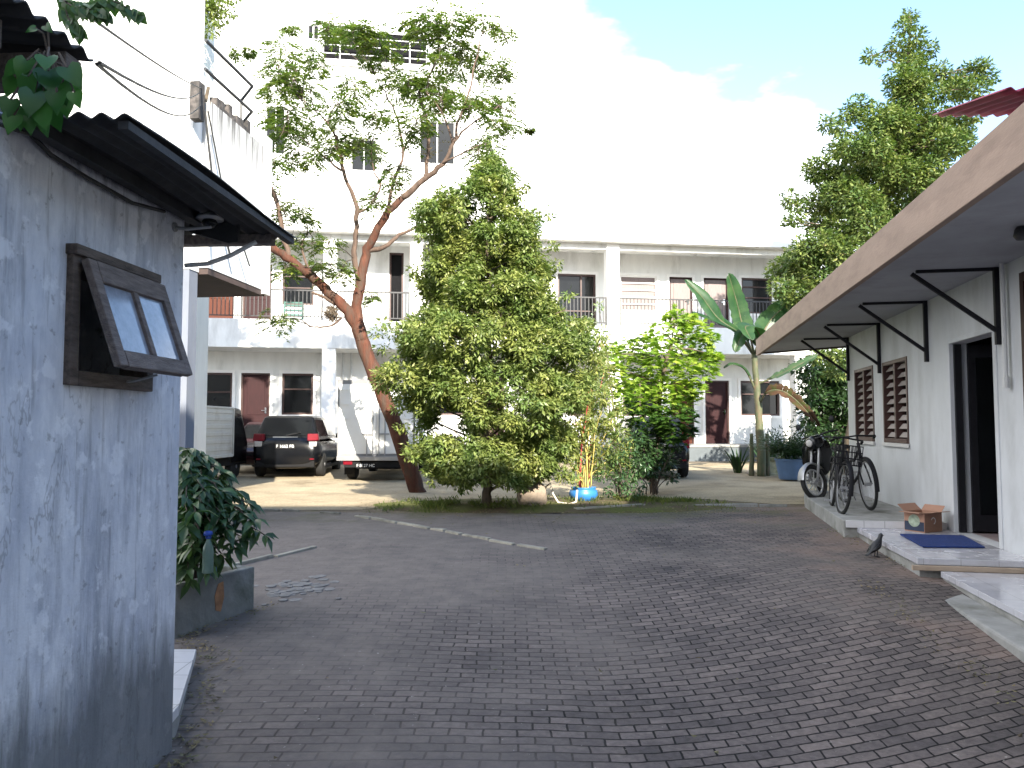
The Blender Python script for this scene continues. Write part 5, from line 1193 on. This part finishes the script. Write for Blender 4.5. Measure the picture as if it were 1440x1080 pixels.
M['edge'] = mat('grey_edge_rail', (.20,.20,.205), .5, .1, 4)
def box_truck():
    T = thing('box_truck', 'small white box truck parked with closed rear doors beside the leaning tree', 'truck', (-3.0, 17.0, g(-3, 17)), radians(0))
    hw = .84; z0 = .52; z1 = 2.22; L = 2.7
    b = MB().box(-hw, hw, .03, L, z0, z1)
    q = MB()
    for z in (z0-.002, z1-.07): q.box(-hw-.018, hw+.018, -.008, L+.01, z-.008, z+.078)
    for x in (-hw-.016, hw-.02): q.box(x, x+.036, -.012, .02, z0+.08, z1-.08)
    for x in (-hw, hw-.07): b.box(x-.01, x+.08, -.005, .06, z0+.07, z1-.07)
    for y in (.5, .95, 1.4, 1.85, 2.3):
        for s in (-1, 1): b.box(s*hw-.012, s*hw+.012, y, y+.05, z0+.07, z1-.07)
    b.build('cargo_box', M['truckwhite'], T, bevel=.006); q.build('edge_rail', M['edge'], T)
    for s in (-1, 1):
        d = MB(); x0, x1 = (.004, hw-.075) if s > 0 else (-hw+.075, -.004); d.box(x0, x1, -.012, .028, z0+.08, z1-.08)
        for k in range(5): z = lerp(z0+.2, z1-.22, k/4); xh = x1 if s > 0 else x0; d.box(min(xh, xh-s*.16), max(xh, xh-s*.16), -.03, -.0125, z, z+.035)
        d = d.build('rear_door', M['truckwhite'], T, bevel=.004)
        q = MB()
        for xo in (.07, .2): q.tube([(s*xo, -.035, z0+.04), (s*xo, -.035, z1-.05)], .014, 8)
        q.box(min(s*.07, s*.3), max(s*.07, s*.3), -.06, -.045, 1.02, 1.05); q.build('lock_bar', M['silver'], d)
    MB().box(-hw-.02, hw+.02, -.06, -.006, z0-.07, z0+.02).build('rear_sill', M['silver'], T, bevel=.005)
    c = MB(); c.box(-.5, -.38, .1, 4.1, .38, z0-.006); c.box(.38, .5, .1, 4.1, .38, z0-.006); c.box(-.7, .7, .0, .08, .30, .42); c.box(-.38, .38, .5, .6, .38, .46); c.box(-.38, .38, 2.2, 2.3, .38, .46); c.build('chassis', M['blackplastic'], T)
    MB().box(-.75, .75, 1.2, 1.3, .2, .5).build('axle_guard', M['blackplastic'], T)
    for s in (-1, 1):
        MB().box(s*.62-.10, s*.62+.10, -.02, .03, .36, .46).build('tail_light', M['redlamp'], T, bevel=.008)
        for y in (.75, 3.35): wheel(T, s*.66, y, .29, .2, s)
        MB().prism([(s*.55,.4,.12),(s*.78,.4,.12),(s*.78,.4,.42),(s*.55,.4,.42)], (0,.01,0)).build('mud_flap', M['blackplastic'], T)
    p = MB().box(-.42, -.02, -.03, -.012, .28, .40).build('number_plate', M['blackplastic'], T)
    text_part('F 8127 HC', .09, M['platewhite'], p, Matrix.Translation((-.22,-.032,.34)) @ Matrix.Rotation(pi/2, 4, 'X'))
    cb = MB(); prof = [(2.78,.42),(4.25,.42),(4.3,.95),(4.05,1.15),(3.75,1.78),(2.78,1.82)]
    cb.prism([(-.76, y, z) for y, z in prof], (1.52, 0, 0)); cb.build('cab', M['truckwhite'], T, bevel=.05, seg=3)
    for s in (-1, 1): MB().prism([(s*.765,3.0,1.15),(s*.765,3.9,1.15),(s*.765,3.68,1.68),(s*.765,3.0,1.70)], (s*.006,0,0)).build('side_window', M['glass'], T)
    MB().prism([(-.68,4.085,1.19),(.68,4.085,1.19),(.64,3.80,1.74),(-.64,3.80,1.74)], (0,.012,.006)).build('windscreen', M['glass'], T)
box_truck()
def pickup():
    T = thing('pickup_truck', 'grey panel-sided pickup half hidden by the shed and its bush', 'truck', (-6.42, 15.8, g(-6.4, 16)), radians(-1.5))
    z0 = .55; z1 = 1.60; L = 1.8
    b = MB(); b.box(-1.55, -.03, .04, L, z0, z0+.05); b.box(-.03, 0, .0, L, z0, z1); b.box(-1.58, -1.55, 0, L, z0, z1); b.box(-1.55, -.03, L-.03, L, z0, z1)
    for k in range(6): z = z0+.12+k*.165; b.box(-.002, .012, .07, L-.07, z, z+.085)
    b.box(-.035, .022, -.0, .055, z0-.02, z1+.03); b.box(-.035, .022, L-.05, L+.005, z0-.02, z1+.03); b.box(-.04, .024, .055, L-.05, z1, z1+.045); b.box(-.035, .022, .055, L-.05, z0-.03, z0+.03)
    b.build('cargo_bed', M['truckgrey'], T, bevel=.006)
    MB().box(-1.55, -.03, .10, .13, z0+.05, z1-.02).build('tailgate', M['steel'], T)
    MB().box(-1.4, -.1, .1, 2.9, .32, z0-.04).build('chassis', M['blackplastic'], T)
    cb = MB(); prof = [(1.86,.35),(2.85,.35),(2.95,.8),(2.8,1.05),(2.45,1.62),(1.86,1.66)]
    cb.prism([(-1.5, y, z) for y, z in prof], (1.42, 0, 0)); cb.build('cab', M['black_paint'], T, bevel=.05, seg=3)
    MB().prism([(-.078,1.98,1.0),(-.078,2.65,1.0),(-.078,2.40,1.5),(-.078,1.98,1.52)], (.006,0,0)).build('side_window', M['glass'], T)
    for x, s in ((-.2, 1), (-1.38, -1)):
        for y in (.6, 2.3): wheel(T, x, y, .27, .18, s)
    MB().box(-.25, -.08, -.03, .02, .40, .50).build('tail_light', M['redlamp'], T)
pickup()

# ------------------------------------------------------------------ bicycles and motorcycle
def bwheel(parent, c, r, name='wheel', tr=.021, spk=28):
    w = MB().ring(c, (1,0,0), r-tr, tr, 40, 8).build(name, M['tyre'], parent, smooth=True)
    MB().ring(c, (1,0,0), r-tr*2.4, .010, 40, 6).build('rim', M['dullrim'], w, smooth=True)
    s = MB(); s.tube([(c[0]-.04, c[1], c[2]), (c[0]+.04, c[1], c[2])], .022, 10)
    for k in range(spk): a = 2*pi*k/spk; s.tube([(c[0]+.03*(-1)**k, c[1]+.02*cos(a+.5), c[2]+.02*sin(a+.5)), (c[0], c[1]+(r-.05)*cos(a), c[2]+(r-.05)*sin(a))], .0014, 3, False)
    s.build('spokes', M['silver'], w)
    return w
def bicycle(label, front, ang, steer, lean, paint, basket=False):
    R_ = .335
    T = thing('bicycle', label, 'bicycle', (0,0,0), 0, 'bicycles leaning by the white house')
    d = Vector((-sin(ang), cos(ang), 0)); p = Vector(front)-d*1.03
    T.matrix_world = Matrix.Translation(p) @ Matrix.Rotation(ang, 4, 'Z') @ Matrix.Rotation(lean, 4, 'Y')
    bwheel(T, (0, 0, R_), R_)
    f = MB(); bb = (0,.44,.29); st = (0,.30,.74); h0 = (0,.86,.60); h1 = (0,.81,.86)
    f.tube([bb, st], .017); f.tube([h0, h1], .022); f.tube([bb, (0,.70,.42), h0], .019); f.tube([(0,.33,.60), (0,.6,.62), (0,.82,.78)], .016)
    for s in (-1, 1): f.tube([(.02*s,.44,.29), (.05*s,0,R_)], .010); f.tube([(.015*s,.32,.68), (.05*s,0,R_)], .008)
    f.build('frame', paint, T, smooth=True)
    S = Matrix.Translation((0,.86,.6)) @ Matrix.Rotation(steer, 4, Vector((0,-.05,.26)).normalized()) @ Matrix.Translation((0,-.86,-.6))
    def on(mb): mb.M = S; return mb
    k = on(MB())
    for s in (-1, 1): k.tube([(.03*s,.86,.60), (.05*s,.90,.50), (.05*s,1.03,R_)], .011)
    k.tube([(-.04,.86,.605), (.04,.86,.605)], .016); k.tube([(0,.81,.86), (0,.80,.97)], .013); k.build('fork', paint, T, smooth=True)
    k = on(MB()); k.tube([(-.28,.58,.91), (-.25,.72,.94), (-.10,.82,.95), (0,.82,.96), (.10,.82,.95), (.25,.72,.94), (.28,.58,.91)], .011); k.build('handlebar', M['steel'], T, smooth=True)
    for s in (-1, 1): on(MB()).tube([(.26*s,.68,.93), (.284*s,.56,.905)], .018).build('grip', M['blackplastic'], T, smooth=True)
    # front wheel turned with the fork
    w = on(MB()).ring((0,1.03,R_), (1,0,0), R_-.021, .021, 40, 8).build('wheel', M['tyre'], T, smooth=True)
    on(MB()).ring((0,1.03,R_), (1,0,0), R_-.05, .010, 40, 6).build('rim', M['dullrim'], w, smooth=True)
    s_ = on(MB()); s_.tube([(-.045,1.03,R_), (.045,1.03,R_)], .022, 10)
    for q in range(28): a = 2*pi*q/28; s_.tube([(.03*(-1)**q, 1.03+.02*cos(a+.5), R_+.02*sin(a+.5)), (0, 1.03+(R_-.05)*cos(a), R_+(R_-.05)*sin(a))], .0014, 3, False)
    s_.build('spokes', M['silver'], w)
    for (c, mm, a0) in (((0,1.03,R_), S, -.2), ((0,0,R_), None, .5)):
        q = MB(); q.M = mm; vs = []; n = 14
        for i in range(n+1):
            a = a0+2.2*i/n
            for x in (-.028, 0, .028): vs.append((x, c[1]+(R_+.022-(.012 if x else 0))*cos(a), R_+(R_+.022-(.012 if x else 0))*sin(a)))
        q.add(vs, [(i*3+j, i*3+j+1, i*3+j+4, i*3+j+3) for i in range(n) for j in (0, 1)]); q.build('mudguard', M['steel'], T, smooth=True)
    sd = MB().loft([[(x*w_, y, .80+.03*sin(a)) for x, a in ((cos(b), b) for b in [2*pi*i/10 for i in range(10)])] for y, w_ in ((.12,.05),(.16,.085),(.24,.08),(.32,.035),(.40,.02))]); sd.build('saddle', M['blackplastic'], T, smooth=True)
    MB().tube([(0,.30,.72), (0,.285,.79)], .012).build('seat_post', M['silver'], T)
    c = MB().ring((.045,.44,.29), (1,0,0), .085, .008, 20, 5).bar((.06,.44,.29), (.06,.50,.13), .018).bar((-.06,.44,.29), (-.06,.38,.45), .018); c.box(.06,.14,.46,.54,.11,.13); c.box(-.14,-.06,.34,.42,.44,.46); c.build('crankset', M['silver'], T)
    MB().bar((.05,.02,R_+.04), (.05,.44,.37), .01).bar((.05,.02,R_-.04), (.05,.44,.21), .01).build('chain', M['steel'], T)
    MB().tube([(-.06,.05,R_-.05), (-.16,.0,.02)], .008).build('kickstand', M['silver'], T)
    if basket:
        b = on(MB()); 
        for z in (.62,.70,.78,.86): b.box(-.16,.16,.92,.93,z,z+.012); b.box(-.16,.16,1.12,1.13,z,z+.012); b.box(-.16,-.15,.93,1.12,z,z+.012); b.box(.15,.16,.93,1.12,z,z+.012)
        for i in range(9):
            x = -.16+.32*i/8.2; b.box(x,x+.008,.92,.93,.62,.87); b.box(x,x+.008,1.12,1.13,.62,.87)
        for i in range(5): y = .94+i*.04; b.box(-.16,.16,y,y+.006,.62,.63)
        b.build('basket', M['steel'], T)
zs = .277
bicycle('bicycle nearest the house wall with its pale-rimmed front wheel turned out', (4.60, 9.93, zs), radians(174), radians(-1), radians(4), M['steel'])
bicycle('black bicycle with a wire basket standing in front of the motorcycle', (4.08, 9.62, zs-.02), radians(163), radians(8), radians(-5), M['steel'], True)
def motorcycle():
    T = thing('motorcycle', 'black motorcycle parked behind the two bicycles', 'motorcycle', (5.16, 12.95, .22))
    ang = radians(156); T.rotation_euler.z = ang
    R_ = .28
    bwheel(T, (0,0,R_), R_, tr=.045, spk=18)
    S = Matrix.Translation((0,1.0,.7)) @ Matrix.Rotation(radians(-38), 4, Vector((0,-.35,.93)).normalized()) @ Matrix.Translation((0,-1.0,-.7))
    on = lambda mb: (setattr(mb, 'M', S), mb)[1]
    w = on(MB()).ring((0,1.22,R_), (1,0,0), R_-.035, .035, 40, 8).build('wheel', M['tyre'], T, smooth=True)
    on(MB()).ring((0,1.22,R_), (1,0,0), R_-.085, .014, 40, 6).build('rim', M['alloy'], w, smooth=True)
    q = on(MB()); q.tube([(-.05,1.22,R_), (.05,1.22,R_)], .035, 10)
    for k in range(10): a = 2*pi*k/10; q.bar((0,1.22,R_), (0,1.22+.2*cos(a), R_+.2*sin(a)), .012, .012)
    q.build('spokes', M['silver'], w)
    q = on(MB()); 
    for s in (-1, 1): q.tube([(.07*s,1.22,R_), (.07*s,1.02,.72), (.05*s,.97,.88)], .020)
    q.build('fork', M['silver'], T, smooth=True)
    q = on(MB()); vs = []
    for i in range(13):
        a = .2+2.3*i/12
        for x, dr in ((-.06,-.03), (0,0), (.06,-.03)): vs.append((x, 1.22+(R_+.035+dr)*cos(a), R_+(R_+.035+dr)*sin(a)))
    q.add(vs, [(i*3+j, i*3+j+1, i*3+j+4, i*3+j+3) for i in range(12) for j in (0, 1)]); q.build('fender', M['silver'], T, smooth=True)
    MB().loft([sect(-.35,.04,.70,.78,2.5,16), sect(-.2,.10,.60,.80,2.5,16), sect(.1,.13,.50,.79,2.6,16), sect(.35,.12,.38,.76,2.8,16), sect(.55,.13,.30,.70,2.8,16), sect(.7,.12,.30,.66,2.8,16), sect(.88,.10,.45,.80,2.6,16), sect(1.0,.06,.62,.86,2.4,16)]).build('body', M['black_paint'], T, smooth=True)
    MB().loft([sect(-.32,.07,.79,.85,2.6,16), sect(-.15,.13,.78,.87,2.8,16), sect(.2,.14,.76,.85,2.8,16), sect(.5,.09,.72,.80,2.6,16)]).build('seat', M['blackplastic'], T, smooth=True)
    on(MB()).loft([sect(.86,.10,.80,1.0,2.6,16), sect(.95,.13,.78,1.0,2.8,16), sect(1.05,.11,.76,.98,2.6,16), sect(1.10,.06,.80,.94,2.4,16)]).build('headlight_cowl', M['black_paint'], T, smooth=True)
    on(MB()).lathe((0,1.09,.88), [(.06,0), (.055,.02), (.03,.03), (0,.032)], 18, axis=(0,1,0)).build('headlight', M['clearlamp'], T, smooth=True)
    on(MB()).tube([(-.34,.80,1.0), (-.2,.9,1.0), (0,.93,.97), (.2,.9,1.0), (.34,.80,1.0)], .014).build('handlebar', M['steel'], T, smooth=True)
    for s in (-1, 1):
        q = on(MB()).tube([(s*.22,.88,1.0), (s*.30,.86,1.16)], .006); q.lathe((s*.32,.86,1.19), [(.0,-.01), (.045,-.008), (.05,0), (.045,.008), (0,.01)], 16, axis=(0,1,.1)); q.build('mirror', M['steel'], T, smooth=True)
    MB().tube([(.16,.35,.26), (.17,.0,.30), (.18,-.25,.36)], [.03,.045,.045], 12).build('exhaust', M['silver'], T, smooth=True)
    MB().loft([sect(.25,.10,.18,.42,3,14), sect(.45,.14,.16,.46,3,14), sect(.65,.10,.2,.44,3,14)]).build('engine', M['silver'], T, smooth=True)
    MB().loft([sect(.74,.10,.34,.90,3,16), sect(.80,.20,.34,.93,3,16), sect(.86,.22,.36,.95,3,16), sect(.92,.10,.45,.96,3,16)]).build('leg_shield', M['black_paint'], T, smooth=True)
    MB().box(-.05,.05,-.40,-.36,.66,.74).build('tail_light', M['redlamp'], T, bevel=.01)
    MB().prism([(-.09,-.38,.30),(.09,-.38,.30),(.07,-.34,.62),(-.07,-.34,.62)], (0,.012,0)).build('rear_mudguard', M['blackplastic'], T)
    for s in (-1,1): MB().tube([(s*.11,0,R_), (s*.11,.06,.62)], .022, 8).build('shock_absorber', M['chrome'], T, smooth=True)
motorcycle()
# thin potted cactus-like stems behind the bicycles
T = thing('potted_twigs', 'thin bare-stemmed potted plant against the end of the house wall', 'plant', tuple(hl(-.22, 4.3, .28)))
pot(T, (0,0,0), .13, .24, M['steel']); t = MB(); m = MB(); r = random.Random(31)
for i in range(7):
    e = Vector((r.gauss(0,.1), r.gauss(0,.1), r.uniform(.7, 1.15))); p = tube_path(t, [(0,0,.2), (e.x*.3+.02, e.y*.3, e.z*.5), e], .008, .004, 5, .006, r)
    for q in p[3:]:
        for _ in range(3): m.leaf(q, rdir(r), (0,0,1), .045, .025)
t.build('stems', M['twig'], T); m.build('foliage', M['leaf_dark'], T)

# ------------------------------------------------------------------ small things on the porch
Bx = thing('cardboard_box', 'open cardboard box with a round pale green print by the house wall', 'box', tuple(hl(-.30, .06, .202)), HRZ+radians(38))
w_, d_, h_ = .30, .24, .21
m = MB(); m.box(-w_/2, w_/2, -d_/2, -d_/2+.006, 0, h_); m.box(-w_/2, w_/2, d_/2-.006, d_/2, 0, h_); m.box(-w_/2, -w_/2+.006, -d_/2+.006, d_/2-.006, 0, h_); m.box(w_/2-.006, w_/2, -d_/2+.006, d_/2-.006, 0, h_); m.box(-w_/2+.006, w_/2-.006, -d_/2+.006, d_/2-.006, 0, .006)
m.build('carton', M['cardboard'], Bx)
for (a, b, dv) in (((-w_/2,-d_/2,h_), (w_/2,-d_/2,h_), (0,-.10,.012)), ((-w_/2,d_/2,h_), (w_/2,d_/2,h_), (.0,.08,.07)), ((-w_/2,-d_/2,h_), (-w_/2,d_/2,h_), (-.09,0,-.0)), ((w_/2,-d_/2,h_), (w_/2,d_/2,h_), (.06,0,.06))):
    a, b, dv = Vector(a), Vector(b), Vector(dv); MB().prism([a, b, b+dv, a+dv], (0,0,.004)).build('flap', M['cardboard'], Bx)
m = MB(); m.box(-w_/2-.0015, -w_/2-.0003, -d_/2+.005, d_/2-.005, .01, .11); m.build('print_band', M['cardprint'], Bx)
MB().lathe((-w_/2-.003,0,.12), [(.068,0), (.068,.0012)], 24, axis=(1,0,0)).build('round_print', M['cardgreen'], Bx)
MB().ring((.0,-d_/2-.0005,.12), (0,1,0), .034, .004, 18, 4, a0=.3, a1=4.6).build('swirl_print', M['platewhite'], Bx)
m = MB(); c = [Vector((4.11,8.21,.2045)), Vector((4.72,8.10,.2045)), Vector((4.47,7.33,.2045)), Vector((3.90,7.36,.2045))]
m.prism([(p.x, p.y, p.z) for p in c], (0,0,.014)); tag(m.build('doormat', M['mat_blue'], bevel=.003), 'flat dark blue doormat on the porch tiles before the open door', 'doormat')
def bird():
    sp = [((-.115,0,.018),.004,.020),((-.09,0,.03),.006,.024),((-.055,0,.058),.020,.028),((-.025,0,.085),.040,.040),((.005,0,.112),.046,.046),((.03,0,.142),.036,.036),((.045,0,.172),.024,.024),((.052,0,.192),.020,.021),((.060,0,.212),.021,.021),((.066,0,.226),.014,.014),((.07,0,.231),.004,.004)]
    b = MB(); rings = []
    for i, (p, a, w) in enumerate(sp):
        q0 = Vector(sp[max(i-1,0)][0]); q1 = Vector(sp[min(i+1,len(sp)-1)][0]); d = (q1-q0).normalized(); u = Vector((0,1,0)); v = d.cross(u).normalized()
        rings.append([Vector(p)+u*w*cos(2*pi*k/14)+v*a*sin(2*pi*k/14) for k in range(14)])
    b.loft(rings); b.tube([(.075,0,.212), (.10,0,.206)], [.006,.001], 6)
    for s in (-1, 1):
        b.tube([(.0,s*.018,.085), (.005,s*.018,.045), (-.003,s*.018,.006)], [.008,.004,.003], 6)
        for a in (-.5, 0, .5): b.tube([(-.003,s*.018,.005), (.028*cos(a)-.003, s*.018+.028*sin(a), .002)], [.003,.0015], 5)
        b.tube([(-.08,s*.030,.05), (-.03,s*.044,.09), (.02,s*.040,.128)], [.004,.014,.012], 8)
    o = b.build('bird', M['feather'], smooth=True); x, y = 3.62, 7.72
    o.location = (x, y, g(x, y)-.008); o.rotation_euler.z = radians(12); tag(o, 'small black bird standing on the paving beside the porch edge', 'bird')
bird()

# ------------------------------------------------------------------ light, sky, camera
EL, AZ = radians(28.3), radians(16)
sv = Vector((sin(AZ)*cos(EL), -cos(AZ)*cos(EL), sin(EL)))
ld = bpy.data.lights.new('sun', 'SUN'); ld.energy = 4.4; ld.angle = radians(.55); ld.color = (1, .93, .80)
lo = bpy.data.objects.new('sun', ld); COL.objects.link(lo); lo.rotation_euler = sv.to_track_quat('Z', 'Y').to_euler(); lo.location = (10, -20, 20)
W = bpy.data.worlds.new('World'); SC.world = W; W.use_nodes = True; nt = W.node_tree; nt.nodes.clear()
out = nt.nodes.new('ShaderNodeOutputWorld'); bg = nt.nodes.new('ShaderNodeBackground'); sky = nt.nodes.new('ShaderNodeTexSky')
sky.sky_type = 'NISHITA'; sky.sun_disc = False; sky.sun_elevation = EL; sky.sun_rotation = pi-AZ; sky.air_density = 1.0; sky.dust_density = .3; sky.ozone_density = 1.7
tc = nt.nodes.new('ShaderNodeTexCoord'); mp = nt.nodes.new('ShaderNodeMapping'); mp.inputs['Scale'].default_value = (1.0, 1.0, 2.2); nt.links.new(tc.outputs['Generated'], mp.inputs[0])
cn = noise_t(nt, mp.outputs[0], 1.6, 7, .55)
sxyz = N(nt, 'ShaderNodeSeparateXYZ'); nt.links.new(tc.outputs['Generated'], sxyz.inputs[0])
# a cloud bank: thicker over the far left and low down
bank = mathn(nt, 'ADD', mathn(nt, 'ADD', mathn(nt, 'MULTIPLY', cn, .7), .55), mathn(nt, 'ADD', mathn(nt, 'MULTIPLY', sxyz.outputs[0], -.80), mathn(nt, 'MULTIPLY', sxyz.outputs[2], -1.1)))
cl = ramp(nt, .28, (0,0,0), .38, (1,1,1), bank).outputs[0]
cm = mixc(nt, mathn(nt, 'MULTIPLY', cl, .9), sky.outputs[0], (7.5, 7.6, 7.8))
nt.links.new(cm, bg.inputs[0]); bg.inputs[1].default_value = .15; nt.links.new(bg.outputs[0], out.inputs[0])
cam = bpy.data.cameras.new('camera'); co = bpy.data.objects.new('camera', cam); COL.objects.link(co)
cam.sensor_width = 36; cam.lens = 27; cam.clip_end = 2000; cam.clip_start = .05
co.location = (0, 0, CAMZ); co.rotation_euler = (pi/2+PITCH, 0, 0); SC.camera = co
SC.view_settings.view_transform = 'Standard'; SC.view_settings.look = 'None'; SC.view_settings.exposure = 1.85; SC.view_settings.gamma = 1
SC.cycles.max_bounces = 8; SC.cycles.diffuse_bounces = 4; SC.cycles.transparent_max_bounces = 8
SC.cycles.use_denoising = True
